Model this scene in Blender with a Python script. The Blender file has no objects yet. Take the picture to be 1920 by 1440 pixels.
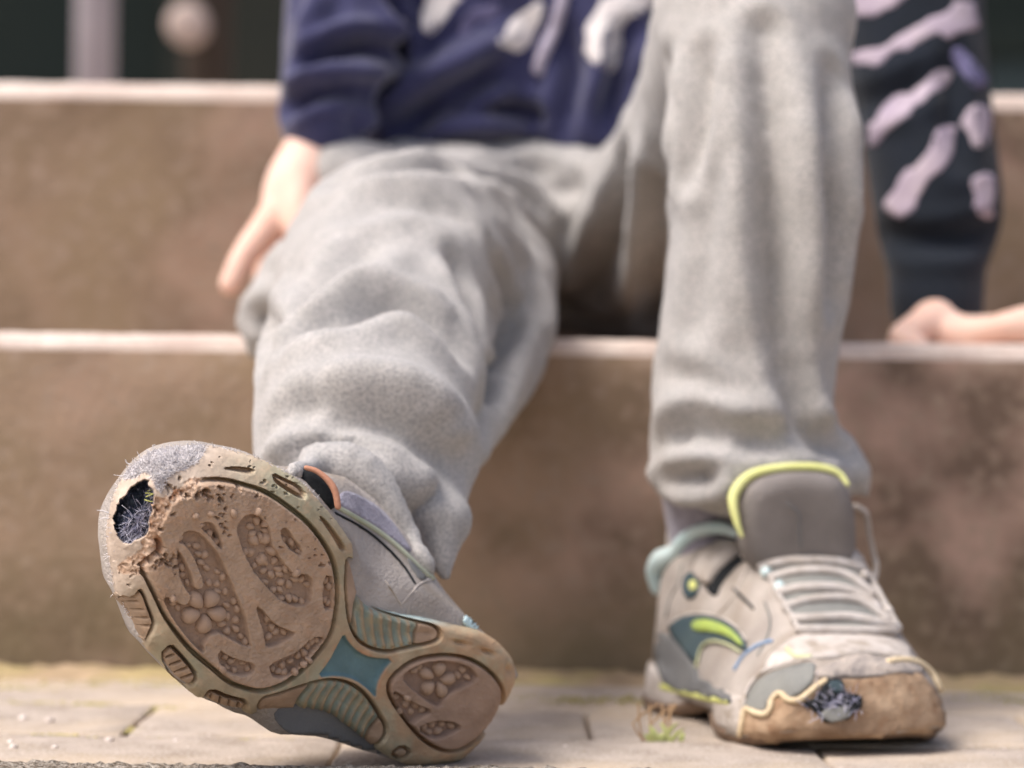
import bpy, bmesh, math, random
import numpy as np
from mathutils import Vector, Matrix, noise as mnoise
from mathutils.bvhtree import BVHTree
from mathutils.geometry import delaunay_2d_cdt

random.seed(7); RNG = np.random.default_rng(7)
SC = bpy.context.scene
COL = SC.collection

# ------------------------------------------------------------------ camera
FPX = 85.0/36.0*1920.0                       # focal length in photo pixels
CAM = np.array([0.0, 0.0, 0.14])
pitch, roll = math.atan(52/FPX), math.radians(0.7)
Fv = np.array([0, math.cos(pitch), math.sin(pitch)])
R0 = np.array([1.0, 0, 0]); U0 = np.cross(R0, Fv)
Rv = R0*math.cos(roll) + U0*math.sin(roll)
Uv = np.cross(Rv, Fv)
cd = bpy.data.cameras.new('camera'); cam = bpy.data.objects.new('camera', cd); COL.objects.link(cam)
cam.matrix_world = Matrix(((Rv[0], Uv[0], -Fv[0], CAM[0]), (Rv[1], Uv[1], -Fv[1], CAM[1]),
                           (Rv[2], Uv[2], -Fv[2], CAM[2]), (0, 0, 0, 1)))
cd.lens = 85; cd.sensor_width = 36; cd.clip_start = 0.02; cd.clip_end = 400
cd.dof.use_dof = True; cd.dof.focus_distance = 0.872; cd.dof.aperture_fstop = 6.8
cd.dof.aperture_blades = 0
SC.camera = cam

# ------------------------------------------------------------------ world, sun, exposure
SUN_DIR = Vector((-0.50, -0.30, 0.95)).normalized()      # towards the light
w = bpy.data.worlds.new('World'); SC.world = w; w.use_nodes = True
nt = w.node_tree; bg = nt.nodes['Background']
sky = nt.nodes.new('ShaderNodeTexSky'); sky.sky_type = 'NISHITA'; sky.sun_disc = False
sky.sun_elevation = math.asin(SUN_DIR.z); sky.sun_rotation = math.atan2(SUN_DIR.x, SUN_DIR.y)
sky.air_density = 0.75; sky.dust_density = 5.0; sky.ozone_density = 1.0
nt.links.new(sky.outputs[0], bg.inputs[0]); bg.inputs[1].default_value = 0.15
sd = bpy.data.lights.new('sun', 'SUN'); sd.energy = 1.9; sd.angle = math.radians(28); sd.color = (1.0, 0.955, 0.93)
so = bpy.data.objects.new('sun', sd); COL.objects.link(so)
so.rotation_euler = SUN_DIR.to_track_quat('Z', 'Y').to_euler(); so.location = (-2, -2, 3)
SC.view_settings.view_transform = 'Standard'; SC.view_settings.look = 'None'
SC.view_settings.exposure = 0.50; SC.view_settings.gamma = 1.0
SC.view_settings.use_curve_mapping = False

# ------------------------------------------------------------------ small maths helpers
def rays(px, py):
    px = np.asarray(px, float); py = np.asarray(py, float)
    return Fv + ((px-960)/FPX)[..., None]*Rv + ((720-py)/FPX)[..., None]*Uv
def at(px, py, y):
    r = rays(px, py); return CAM + r*(y/r[..., 1])[..., None]
def V(p): return Vector((float(p[0]), float(p[1]), float(p[2])))
def lin(r, g, b):
    f = lambda c: c/12.92 if c <= 0.04045 else ((c+0.055)/1.055)**2.4
    return np.array([f(r/255), f(g/255), f(b/255)])
def Z(x0, y0, s): return lambda L: [(x0+x/s, y0+y/s) for x, y in L]
R1 = Z(180, 800, 3.6); R2 = Z(180, 1000, 3.6); R3 = Z(520, 1000, 3.272)
R4 = Z(1180, 820, 2.3226); R5 = Z(560, 860, 4.235)
def chaikin(poly, it=2, closed=True):
    P = np.asarray(poly, float)
    for _ in range(it):
        Q = np.roll(P, -1, 0) if closed else P[1:]
        A = P if closed else P[:-1]
        N = np.empty((2*len(A), P.shape[1])); N[0::2] = .75*A+.25*Q; N[1::2] = .25*A+.75*Q
        if not closed: N = np.vstack([P[:1], N, P[-1:]])
        P = N
    return P
def sdf(poly, X, Y, margin=60):
    P = np.asarray(poly, float)
    out = np.full(X.shape, 1e3)
    m = (X > P[:, 0].min()-margin) & (X < P[:, 0].max()+margin) & (Y > P[:, 1].min()-margin) & (Y < P[:, 1].max()+margin)
    x = X[m]; y = Y[m]
    d2 = np.full(x.shape, 1e9); ins = np.zeros(x.shape, bool)
    for (ax, ay), (bx, by) in zip(P, np.roll(P, -1, 0)):
        ex, ey = bx-ax, by-ay; L2 = ex*ex+ey*ey
        if L2 < 1e-9: continue
        t = np.clip(((x-ax)*ex+(y-ay)*ey)/L2, 0, 1)
        d2 = np.minimum(d2, (x-ax-t*ex)**2+(y-ay-t*ey)**2)
        if ay != by:
            c = (ay > y) != (by > y)
            ins ^= c & (x < (y-ay)/(by-ay)*ex+ax)
    out[m] = np.where(ins, -1, 1)*np.sqrt(d2)
    return out
def linedist(pl, X, Y):
    P = np.asarray(pl, float); d2 = np.full(X.shape, 1e9)
    for (ax, ay), (bx, by) in zip(P[:-1], P[1:]):
        ex, ey = bx-ax, by-ay; L2 = ex*ex+ey*ey+1e-9
        t = np.clip(((X-ax)*ex+(Y-ay)*ey)/L2, 0, 1)
        d2 = np.minimum(d2, (X-ax-t*ex)**2+(Y-ay-t*ey)**2)
    return np.sqrt(d2)
def sst(a, b, x):
    t = np.clip((x-a)/(b-a), 0, 1); return t*t*(3-2*t)
def vnoise(X, Y, scale, seed):
    g = np.random.default_rng(seed).random((256, 256))
    x = X/scale; y = Y/scale; xi = np.floor(x).astype(int); yi = np.floor(y).astype(int)
    fx = x-xi; fy = y-yi; fx = fx*fx*(3-2*fx); fy = fy*fy*(3-2*fy)
    G = lambda i, j: g[i % 256, j % 256]
    return ((G(xi, yi)*(1-fx)+G(xi+1, yi)*fx)*(1-fy)+(G(xi, yi+1)*(1-fx)+G(xi+1, yi+1)*fx)*fy)*2-1
def fbm(X, Y, scale, seed, o=4):
    s = 0; a = 1; t = 0
    for k in range(o): s = s+a*vnoise(X, Y, scale/2**k, seed+k); t += a; a *= .55
    return s/t

# ------------------------------------------------------------------ mesh helpers
def mesh_of(name, v, f, smooth=True, col=None):
    me = bpy.data.meshes.new(name)
    v = np.asarray(v, float); 
    me.from_pydata([tuple(p) for p in v.tolist()], [], [tuple(map(int, q)) for q in f]); me.update()
    if smooth: me.polygons.foreach_set('use_smooth', [True]*len(me.polygons))
    if col is not None:
        a = me.color_attributes.new('Col', 'FLOAT_COLOR', 'POINT')
        c = np.ones((len(v), 4)); c[:, :3] = col; a.data.foreach_set('color', c.ravel())
    return me
def link(name, me, mat=None, parent=None, **props):
    o = bpy.data.objects.new(name, me); COL.objects.link(o)
    if mat is not None and me is not None and len(me.materials) == 0: me.materials.append(mat)
    if parent is not None: o.parent = parent
    for k, val in props.items(): o[k] = val
    return o
def empty(name, loc, label, cat, group=None):
    o = bpy.data.objects.new(name, None); COL.objects.link(o); o.location = loc; o.empty_display_size = .05
    o['label'] = label; o['category'] = cat
    if group: o['group'] = group
    return o
def adopt(child, parent):                      # parent keeping the child's world place
    child.parent = parent
    child.matrix_parent_inverse = Matrix.Translation(parent.location).inverted() if parent.type == 'EMPTY' else Matrix()
    return child
def part(name, me, mat, parent, **props):
    return adopt(link(name, me, mat, None, **props), parent)

def catmull(P, n):
    P = np.asarray(P, float)
    if len(P) < 3: 
        t = np.linspace(0, 1, n+1)[:, None]; return P[0]*(1-t)+P[-1]*t
    E = np.vstack([2*P[0]-P[1], P, 2*P[-1]-P[-2]]); out = []
    for i in range(1, len(E)-2):
        p0, p1, p2, p3 = E[i-1:i+3]
        for k in range(n):
            t = k/n
            out.append(.5*((2*p1)+(p2-p0)*t+(2*p0-5*p1+4*p2-p3)*t*t+(3*p1-p0-3*p2+p3)*t**3))
    out.append(P[-1]); return np.array(out)
def tube(pts, rad, seg=14, n=4, caps=True, flat=1.0, up=None, endcap=1.0):
    """a tapered tube along pts; flat squashes it along up"""
    pts = np.asarray(pts, float); rad = np.broadcast_to(np.asarray(rad, float), (len(pts),))
    Q = catmull(np.hstack([pts, rad[:, None]]), n); C, r = Q[:, :3], np.maximum(Q[:, 3], 1e-5)
    T = np.gradient(C, axis=0); T /= np.linalg.norm(T, axis=1)[:, None]+1e-12
    ref = np.array(up if up is not None else ([0, 0, 1.0] if abs(T[0][2]) < .8 else [1.0, 0, 0]))
    rings = []
    A = None
    ang = np.linspace(0, 2*np.pi, seg, endpoint=False)
    def ring(c, t, a, rr):
        b = np.cross(t, a)
        return c+rr*(np.cos(ang)[:, None]*a*flat+np.sin(ang)[:, None]*b)
    fr = []
    for i in range(len(C)):
        base = ref if (A is None or up is not None) else A
        a = base-np.dot(base, T[i])*T[i]; a /= np.linalg.norm(a)+1e-12; A = a; fr.append(a)
    if caps:
        for k in (.2, .6, .88): rings.append(ring(C[0]-T[0]*r[0]*math.sqrt(1-k*k)*flat**.5, T[0], fr[0], r[0]*k))
    for i in range(len(C)): rings.append(ring(C[i], T[i], fr[i], r[i]))
    if caps:
        for k in (.88, .6, .2): rings.append(ring(C[-1]+T[-1]*r[-1]*math.sqrt(1-k*k)*flat**.5*endcap, T[-1], fr[-1], r[-1]*k))
    return loft(rings)
def loft(rings, cap=True, closed=True):
    m = len(rings[0]); v = np.vstack(rings); f = []
    for i in range(len(rings)-1):
        for j in range(m if closed else m-1):
            k = (j+1) % m
            f.append((i*m+j, i*m+k, (i+1)*m+k, (i+1)*m+j))
    if cap and closed:
        f.append(tuple(range(m-1, -1, -1))); f.append(tuple((len(rings)-1)*m+j for j in range(m)))
    return v, f
def merge(*parts):
    V_, F_ = [], []; n = 0
    for v, f in parts:
        V_.append(np.asarray(v)); F_ += [tuple(i+n for i in q) for q in f]; n += len(v)
    return np.vstack(V_), F_
def union(v, f, voxel, smooth=4):
    """voxel union of overlapping closed shapes -> (verts, faces, normals)"""
    me = mesh_of('tmp', v, f); o = bpy.data.objects.new('tmp', me); COL.objects.link(o)
    bm = bmesh.new(); bm.from_mesh(me); bmesh.ops.recalc_face_normals(bm, faces=bm.faces); bm.to_mesh(me); bm.free()
    r = o.modifiers.new('r', 'REMESH'); r.mode = 'VOXEL'; r.voxel_size = voxel
    s = o.modifiers.new('s', 'SMOOTH'); s.iterations = smooth; s.factor = .5
    dg = bpy.context.evaluated_depsgraph_get(); e = o.evaluated_get(dg); m2 = bpy.data.meshes.new_from_object(e)
    bpy.data.objects.remove(o); bpy.data.meshes.remove(me)
    return arrays(m2, True)
def arrays(me, drop=False):
    v = np.empty(len(me.vertices)*3); me.vertices.foreach_get('co', v)
    n = np.empty(len(me.vertices)*3); me.vertices.foreach_get('normal', n)
    f = [tuple(p.vertices) for p in me.polygons]
    if drop: bpy.data.meshes.remove(me)
    return v.reshape(-1, 3), f, n.reshape(-1, 3)
def bvh_of(v, f): return BVHTree.FromPolygons([tuple(p) for p in v.tolist()], f)
def hit(bvh, px, py):
    d = rays(px, py); d = d/np.linalg.norm(d)
    h = bvh.ray_cast(V(CAM), V(d))
    return (np.array(h[0]), np.array(h[1])) if h[0] is not None else None
def face_me(n, p): return n if np.dot(n, CAM-p) > 0 else -n
def folds(v, n, bvh, items):
    """press creases (negative) and ridges (positive) into cloth along lines traced over its surface"""
    v = v.copy()
    for pl, wd, amp in items:
        P = []
        for (x, y) in chaikin(pl, 3, closed=False):
            h = hit(bvh, x, y)
            if h is not None: P.append(h[0])
        if len(P) < 2: continue
        P = np.array(P)
        m = np.all((v > P.min(0)-3*wd) & (v < P.max(0)+3*wd), axis=1); idx = np.where(m)[0]
        if not len(idx): continue
        q = v[idx]; D = np.full(len(q), 1e9); K = np.zeros(len(q))
        for k, p in enumerate(P):
            d = ((q-p)**2).sum(1); b = d < D; D[b] = d[b]; K[b] = k/(len(P)-1)
        D = np.sqrt(D); taper = np.clip(np.sin(np.pi*np.clip(K, 0.06, .94)), 0, 1)**.5
        prof = np.exp(-(D/wd)**2)-.45*np.exp(-((D-1.9*wd)/(.9*wd))**2)
        v[idx] += n[idx]*((1.9 if amp < 0 else 1.0)*amp*prof*taper)[:, None]
    return v
def patch(name, poly, bvh, off, mat, parent, grid=9, smooth_it=2, label=None, edge=.001, depth=None, bulge=0.0, wob=0.0, jit=0.0):
    """a thin piece of cloth or rubber laid on the surface under a traced outline"""
    P = chaikin(poly, smooth_it)
    if wob or jit:
        P = P+np.array([[mnoise.noise(Vector((x*.03, y*.03, 2.0))), mnoise.noise(Vector((x*.03, y*.03, 9.0)))] for x, y in P])*wob*2+RNG.normal(size=P.shape)*jit
    X0, Y0 = P.min(0); X1, Y1 = P.max(0)
    gx, gy = np.meshgrid(np.arange(X0+grid/2, X1, grid), np.arange(Y0+grid/2, Y1, grid))
    sd_ = sdf(P, gx, gy); inn = np.stack([gx[sd_ < -grid*.35], gy[sd_ < -grid*.35]], 1)
    pts = np.vstack([P, inn]); m = len(P)
    r = delaunay_2d_cdt([Vector((a, b)) for a, b in pts], [], [list(range(m))], 1, 1e-4)
    co = [tuple(c) for c in r[0]]; fs = r[2]
    pos = []; nor = []
    sdv = sdf(P, np.array([c[0] for c in co]), np.array([c[1] for c in co]))
    for i, (x, y) in enumerate(co):
        h = hit(bvh, x, y) if bvh is not None else None
        if bvh is None: p = at(x, y, depth); nn = -Fv
        elif h is None: pos.append(None); nor.append(None); continue
        else: p, nn = h; nn = face_me(nn, p)
        b = bulge*math.sqrt(min(1, max(0, -sdv[i])/22.0))
        pos.append(p+nn*(off+b)); nor.append(nn)
    idx = {}; v = []; nv = []
    for i, p in enumerate(pos):
        if p is not None: idx[i] = len(v); v.append(p); nv.append(nor[i])
    f = [tuple(idx[i] for i in q) for q in fs if all(i in idx for i in q)]
    # drop triangles that bridge a jump in depth
    va = np.array(v)
    if len(va) == 0: return None
    f = [q for q in f if max(np.linalg.norm(va[q[k]]-va[q[k-1]]) for k in range(3)) < .018]
    cnt = {}
    for q in f:
        for k in range(3):
            e = (q[k], q[(k+1) % 3]); s = tuple(sorted(e)); cnt.setdefault(s, []).append(e)
    bnd = [es[0] for es in cnt.values() if len(es) == 1]
    low = {}; v = list(v)
    for a, b in bnd:
        for i in (a, b):
            if i not in low: low[i] = len(v); v.append(va[i]-nv[i]*(off+edge))
    f += [(b, a, low[a], low[b]) for a, b in bnd]
    me = mesh_of(name, v, f)
    bm = bmesh.new(); bm.from_mesh(me); bmesh.ops.recalc_face_normals(bm, faces=bm.faces)
    bm.to_mesh(me); bm.free()
    o = part(name, me, mat, parent)
    if label: o['label'] = label
    return o
def strand_geo(pl, bvh, rad, off=0.0, it=2, seg=8):
    P = []
    for x, y in chaikin(pl, it, closed=False):
        h = hit(bvh, x, y)
        if h is None: continue
        p, n = h; P.append(p+face_me(n, p)*off)
    if len(P) < 2: return None
    return tube(P, rad, seg=seg, n=1)
def strand(name, pl, bvh, rad, mat, parent, off=0.0, label=None, it=2):
    g = strand_geo(pl, bvh, rad, off, it)
    if g is None: return None
    o = part(name, mesh_of(name, *g), mat, parent)
    if label: o['label'] = label
    return o

# ------------------------------------------------------------------ materials
def mat(name, c1, c2=None, scale=40, rough=.85, bump=.2, bscale=200, attr=False, sheen=0.0, c3=None, scale3=6, grain=None, gscale=900, bdist=.002, spec=.3, sss=0.0, glo=(.5, .75), grime=None, clo=(.35, .65)):
    m = bpy.data.materials.new(name); m.use_nodes = True; n = m.node_tree.nodes; l = m.node_tree.links
    b = n['Principled BSDF']; b.inputs['Roughness'].default_value = rough
    b.inputs['Specular IOR Level'].default_value = spec
    if sheen: b.inputs['Sheen Weight'].default_value = sheen; b.inputs['Sheen Roughness'].default_value = .5
    if sss:
        b.inputs['Subsurface Weight'].default_value = sss; b.inputs['Subsurface Radius'].default_value = (.008, .003, .0015)
    tc = n.new('ShaderNodeTexCoord')
    def tex(s, det=5):
        t = n.new('ShaderNodeTexNoise'); t.inputs['Scale'].default_value = s; t.inputs['Detail'].default_value = det
        l.new(tc.outputs['Object'], t.inputs['Vector']); return t
    def mix(fac, a, bcol, lo=.35, hi=.65, mode='MIX'):
        rmp = n.new('ShaderNodeMapRange'); rmp.inputs[1].default_value = lo; rmp.inputs[2].default_value = hi
        l.new(fac, rmp.inputs[0]); x = n.new('ShaderNodeMix'); x.data_type = 'RGBA'; x.blend_type = mode
        l.new(rmp.outputs[0], x.inputs[0])
        for s, val in ((6, a), (7, bcol)):
            if hasattr(val, 'is_output'): l.new(val, x.inputs[s])
            else: x.inputs[s].default_value = (*val, 1)
        return x.outputs[2]
    if attr:
        a = n.new('ShaderNodeAttribute'); a.attribute_name = 'Col'; out = a.outputs['Color']
        dk = n.new('ShaderNodeMix'); dk.data_type = 'RGBA'; dk.blend_type = 'MULTIPLY'; dk.inputs[0].default_value = 1
        l.new(out, dk.inputs[6]); 
        g = mix(tex(scale, 6).outputs[0], (.82, .80, .78), (1.12, 1.12, 1.12), .3, .7); l.new(g, dk.inputs[7]); out = dk.outputs[2]
    else:
        out = mix(tex(scale).outputs[0], c1, c2 if c2 is not None else c1, *clo)
        if c3 is not None: out = mix(tex(scale3, 3).outputs[0], out, c3, .45, .7)
    if grain is not None: out = mix(tex(gscale, 2).outputs[0], out, grain, *glo)
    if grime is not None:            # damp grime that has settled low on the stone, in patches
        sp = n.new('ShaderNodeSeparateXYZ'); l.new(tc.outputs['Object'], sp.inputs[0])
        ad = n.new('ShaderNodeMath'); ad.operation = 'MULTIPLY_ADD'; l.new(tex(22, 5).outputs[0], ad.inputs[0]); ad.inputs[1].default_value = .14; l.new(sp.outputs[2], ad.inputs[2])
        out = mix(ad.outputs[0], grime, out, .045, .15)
    l.new(out, b.inputs['Base Color'])
    if bump:
        t = tex(bscale, 6); bp = n.new('ShaderNodeBump'); bp.inputs['Strength'].default_value = bump; bp.inputs['Distance'].default_value = bdist
        l.new(t.outputs[0], bp.inputs['Height']); l.new(bp.outputs[0], b.inputs['Normal'])
    return m
M = {}
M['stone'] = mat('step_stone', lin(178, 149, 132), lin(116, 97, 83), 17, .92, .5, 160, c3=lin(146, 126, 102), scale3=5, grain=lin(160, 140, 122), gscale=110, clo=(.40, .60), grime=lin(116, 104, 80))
M['nosing'] = mat('worn_skylit_edge', lin(226, 212, 200), lin(208, 188, 176), 30, .8, .3, 200, grain=lin(188, 166, 152), gscale=500)  # worn paler, with sky brightness on the rounded edge painted into the colour
M['paver'] = mat('concrete_paver', lin(184, 171, 158), lin(152, 139, 126), 40, .93, .45, 420, c3=lin(194, 176, 152), scale3=9, grain=lin(206, 196, 186), gscale=700)
M['edging'] = mat('gritty_edging', lin(206, 196, 182), lin(120, 106, 88), 330, .95, 1.0, 700, grain=lin(60, 52, 44), gscale=1000, bdist=.004)
M['earth'] = mat('joint_earth', lin(170, 152, 124), lin(146, 130, 100), 60, .97, .6, 300)
M['dirt'] = mat('mossy_dirt', lin(178, 155, 128), lin(160, 140, 112), 40, .97, .6, 240, c3=lin(170, 156, 104), scale3=14)
M['moss'] = mat('moss', lin(186, 172, 116), lin(156, 148, 92), 90, .95, .3, 500)
M['weed'] = mat('green_weed', lin(186, 188, 126), lin(164, 170, 106), 60, .8, 0)
M['drystem'] = mat('dry_stem', lin(170, 140, 106), lin(150, 120, 90), 60, .9, 0)
M['pebble'] = mat('pale_grit', lin(226, 216, 208), lin(200, 188, 178), 90, .6, 0)
M['jersey'] = mat('grey_marl_jersey', lin(176, 172, 167), lin(190, 185, 180), 90, .95, .5, 1000, sheen=.2, grain=lin(152, 150, 147), gscale=760, glo=(.40, .68), bdist=.0012)
M['navy'] = mat('navy_fleece', lin(56, 57, 92), lin(50, 51, 84), 60, .95, .3, 700, sheen=.35)
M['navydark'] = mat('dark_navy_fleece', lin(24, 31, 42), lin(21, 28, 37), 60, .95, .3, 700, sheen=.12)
M['print'] = mat('white_leaf_print', lin(226, 220, 216), lin(214, 206, 204), 80, .85, .2, 600)
M['printfaded'] = mat('faded_lilac_print', lin(112, 108, 142), lin(102, 98, 130), 80, .9, .2, 600)
M['bandprint'] = mat('pale_stripe_print', lin(188, 174, 182), lin(164, 150, 166), 40, .9, .2, 600)
M['zip'] = mat('zip_metal', lin(178, 170, 184), lin(156, 148, 164), 200, .5, 0)
M['skin'] = mat('skin', lin(238, 204, 186), lin(232, 190, 170), 30, .55, .1, 400, sss=.15)
M['hair'] = mat('brown_hair', lin(80, 60, 44), lin(60, 44, 34), 200, .6, .4, 300)
M['sock'] = mat('grey_sock', lin(164, 160, 172), lin(146, 142, 154), 200, .95, .5, 900, sheen=.2)
M['sole'] = mat('worn_rubber', None, None, 120, .82, .3, 900, attr=True, spec=.25, bdist=.0006)
M['upper'] = mat('grey_mesh_upper', lin(186, 177, 168), lin(160, 151, 143), 45, .9, .5, 700, c3=lin(150, 138, 124), scale3=28)
M['upperdark'] = mat('dark_grey_panel', lin(120, 120, 118), lin(108, 108, 108), 60, .9, .3, 900)
M['undergrey'] = mat('grey_underlay', lin(140, 140, 134), lin(126, 126, 122), 60, .9, .3, 900)
M['tongue'] = mat('grey_padded_tongue', lin(136, 130, 126), lin(124, 118, 114), 60, .95, .4, 900)
M['black'] = mat('dark_lining', lin(40, 42, 44), lin(32, 34, 36), 60, .95, .2, 700)
M['lime'] = mat('lime_binding', lin(218, 220, 140), lin(202, 204, 120), 60, .8, .2, 700)
M['limeedge'] = mat('pale_lime_edge', lin(226, 228, 158), lin(212, 214, 138), 60, .85, .2, 700)
M['limepale'] = mat('pale_lime_piping', lin(206, 208, 168), lin(196, 200, 158), 60, .8, .2, 700)
M['sage'] = mat('sage_piping', lin(190, 194, 172), lin(176, 184, 160), 60, .8, .2, 700)
M['cyan'] = mat('pale_cyan_trim', lin(196, 222, 222), lin(212, 228, 226), 60, .8, .2, 700)
M['blue'] = mat('soft_blue_trim', lin(132, 158, 190), lin(150, 170, 196), 60, .8, .2, 700)
M['orange'] = mat('peach_edge', lin(204, 150, 122), lin(190, 138, 112), 60, .85, .2, 700)
M['lace'] = mat('dirty_white_lace', lin(204, 197, 190), lin(178, 168, 158), 150, .9, .5, 1200)
M['whitepanel'] = mat('off_white_panel', lin(204, 196, 188), lin(180, 170, 160), 60, .9, .4, 500, grain=lin(160, 148, 134), gscale=120)
M['logodark'] = mat('teal_dark_flash', lin(62, 78, 84), lin(74, 88, 90), 60, .7, .1, 700)
M['logolime'] = mat('lime_flash', lin(168, 186, 92), lin(156, 176, 96), 60, .7, .1, 700)
M['tanrubber'] = mat('scuffed_toe_rubber', lin(184, 158, 130), lin(154, 127, 100), 90, .75, .6, 260, c3=lin(114, 90, 70), scale3=34, grain=lin(140, 110, 84), gscale=150)
M['cream'] = mat('cream_torn_edge', lin(222, 204, 170), lin(206, 184, 148), 90, .85, .4, 500)
M['brownrubber'] = mat('brown_outsole', lin(120, 98, 80), lin(104, 86, 72), 70, .85, .4, 400)
M['whitepaint'] = mat('white_painted_metal', lin(190, 186, 194), lin(180, 176, 184), 20, .5, 0)
M['brownwood'] = mat('brown_post', lin(78, 68, 60), lin(68, 60, 54), 20, .8, .2, 100)
M['knob'] = mat('pale_disc', lin(200, 182, 172), lin(188, 170, 160), 20, .6, 0)
M['wall'] = mat('dark_wall', lin(14, 26, 24), lin(18, 28, 25), 3, .9, .2, 40)
M['wallbrown'] = mat('dark_brown_panel', lin(36, 38, 32), lin(30, 34, 30), 3, .9, .2, 40)
M['slate'] = mat('slate_wall', lin(58, 70, 72), lin(50, 62, 64), 4, .9, .2, 40)

# ------------------------------------------------------------------ the setting
Y1_, Y2_, H_ = 1.30, 1.63, 0.18
def box(x0, x1, y0, y1, z0, z1):
    v = [(x, y, z) for x in (x0, x1) for y in (y0, y1) for z in (z0, z1)]
    f = [(0, 1, 3, 2), (4, 6, 7, 5), (0, 4, 5, 1), (2, 3, 7, 6), (0, 2, 6, 4), (1, 5, 7, 3)]
    return np.array(v, float), f
link('ground', mesh_of('ground', [(-60, -60, -.012), (60, -60, -.012), (60, 60, -.012), (-60, 60, -.012)], [(0, 1, 2, 3)], False), M['earth'], kind='structure')

stairs = empty('stone_stairs', (0, Y1_, 0), 'weathered brown stone steps with worn edges painted skylit pale that the child sits on', 'steps')
def step_mesh(yf, yb, zb, zt, rad, seed):
    """one stone step: riser, rounded worn nosing, tread; the profile is swept along x with slight unevenness"""
    prof = [(yf, zb)]
    nz = 10
    for k in range(1, nz+1): prof.append((yf, zb+(zt-rad-zb)*k/nz))
    k0 = len(prof)-1
    for k in range(1, 9):
        a = k/8*math.pi/2; prof.append((yf+rad-rad*math.cos(a), zt-rad+rad*math.sin(a)))
    k1 = len(prof)-1
    prof += [(yf+.03, zt), (yf+.08, zt), (yb+.02, zt)]
    xs = np.concatenate([np.linspace(-3, -.7, 12)[:-1], np.arange(-.7, .7, .008), np.linspace(.7, 3, 12)])
    rings = []
    for i, x in enumerate(xs):
        row = []
        for k, (y, z) in enumerate(prof):
            s = mnoise.noise(Vector((x*9, k*.9, seed)))*.0016+mnoise.noise(Vector((x*42, k*2.1, seed+4)))*.0007
            d = mnoise.noise(Vector((x*30, 3.1, seed)))*.0008+mnoise.noise(Vector((x*110, 7.1, seed)))*.0005
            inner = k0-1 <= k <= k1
            row.append((x, y+(s if k <= k1 else 0)+(abs(d) if inner else 0), z+(-abs(d)*1.2 if k > k0 else 0)))
        rings.append(np.array(row))
    v, f = loft(rings, cap=False, closed=False)
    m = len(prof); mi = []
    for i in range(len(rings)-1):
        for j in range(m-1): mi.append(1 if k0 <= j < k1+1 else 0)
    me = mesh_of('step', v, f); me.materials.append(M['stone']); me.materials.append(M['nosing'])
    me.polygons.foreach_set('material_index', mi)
    return me
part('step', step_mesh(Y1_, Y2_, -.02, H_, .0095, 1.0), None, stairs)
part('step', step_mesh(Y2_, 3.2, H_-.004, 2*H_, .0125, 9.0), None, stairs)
link('landing', mesh_of('landing', [(-8, 3.2, 2*H_-.004), (8, 3.2, 2*H_-.004), (8, 7, 2*H_-.004), (-8, 7, 2*H_-.004)], [(0, 1, 2, 3)], False), M['paver'], kind='structure')

# far background: dark building, posts
bld = empty('dark_building', (0, 6, 2*H_), 'dark out of focus building behind the top step', 'building')
part('wall', mesh_of('wall', *box(-5, 5, 6, 6.3, 2*H_, 4.0), False), M['wall'], bld)
part('wall_panel', mesh_of('wall_panel', *box(-.86, -.42, 5.9, 5.997, 2*H_, 3.0), False), M['wallbrown'], bld, label='dark brown panel behind the brown post')
p = at(1840, 100, 5.2)
lw = empty('low_wall', (p[0]+1.0, 5.2, 2*H_), 'slate grey low wall at the far right behind the striped sleeve', 'wall')
part('wall_face', mesh_of('wall_face', *box(p[0]+.02, p[0]+2.2, 5.2, 5.4, 2*H_, p[2]), False), M['slate'], lw)
part('coping', mesh_of('coping', *box(p[0]-.04, p[0]+2.22, 5.17, 5.43, p[2]+.001, p[2]+.06), False), M['wall'], lw)
def post(name, px, w_px, y, m, label, top=1.6):
    c = at(px, 150, y); r = w_px/FPX*y/2
    t = empty(name, (c[0], y, 2*H_), label, 'post')
    ang = np.linspace(0, 2*np.pi, 24, endpoint=False)
    rg = lambda rr, z: np.stack([c[0]+rr*np.cos(ang), y+rr*np.sin(ang), np.full(24, z)], 1)
    part('shaft', mesh_of('shaft', *loft([rg(r, 2*H_), rg(r, 1.0), rg(r, top)])), m, t)
    part('base_collar', mesh_of('base_collar', *loft([rg(r*1.5, 2*H_), rg(r*1.5, 2*H_+.02), rg(r*1.03, 2*H_+.035)])), m, t)
    return t, c, r
post('white_post', 177, 74, 3.3, M['whitepaint'], 'pale white painted post rising behind the top step')
bp, c, r = post('brown_post', 388, 92, 3.6, M['brownwood'], 'dull brown post with a round pale disc on it')
kc = at(352, 46, 3.45); ang = np.linspace(0, 2*np.pi, 28, endpoint=False); kr = 40/FPX*3.45
rg = lambda rr, y: np.stack([kc[0]+rr*np.cos(ang), np.full(28, y), kc[2]+rr*np.sin(ang)], 1)
part('disc', mesh_of('disc', *loft([rg(kr*.8, kc[1]-.012), rg(kr, kc[1]-.006), rg(kr, kc[1]+.012), rg(kr*.9, kc[1]+.016)])), M['knob'], bp)
part('bracket', mesh_of('bracket', *box(kc[0]-.006, c[0], kc[1]+.0165, 3.6-r*.5, kc[2]-.01, kc[2]+.01), False), M['brownwood'], bp)

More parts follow.
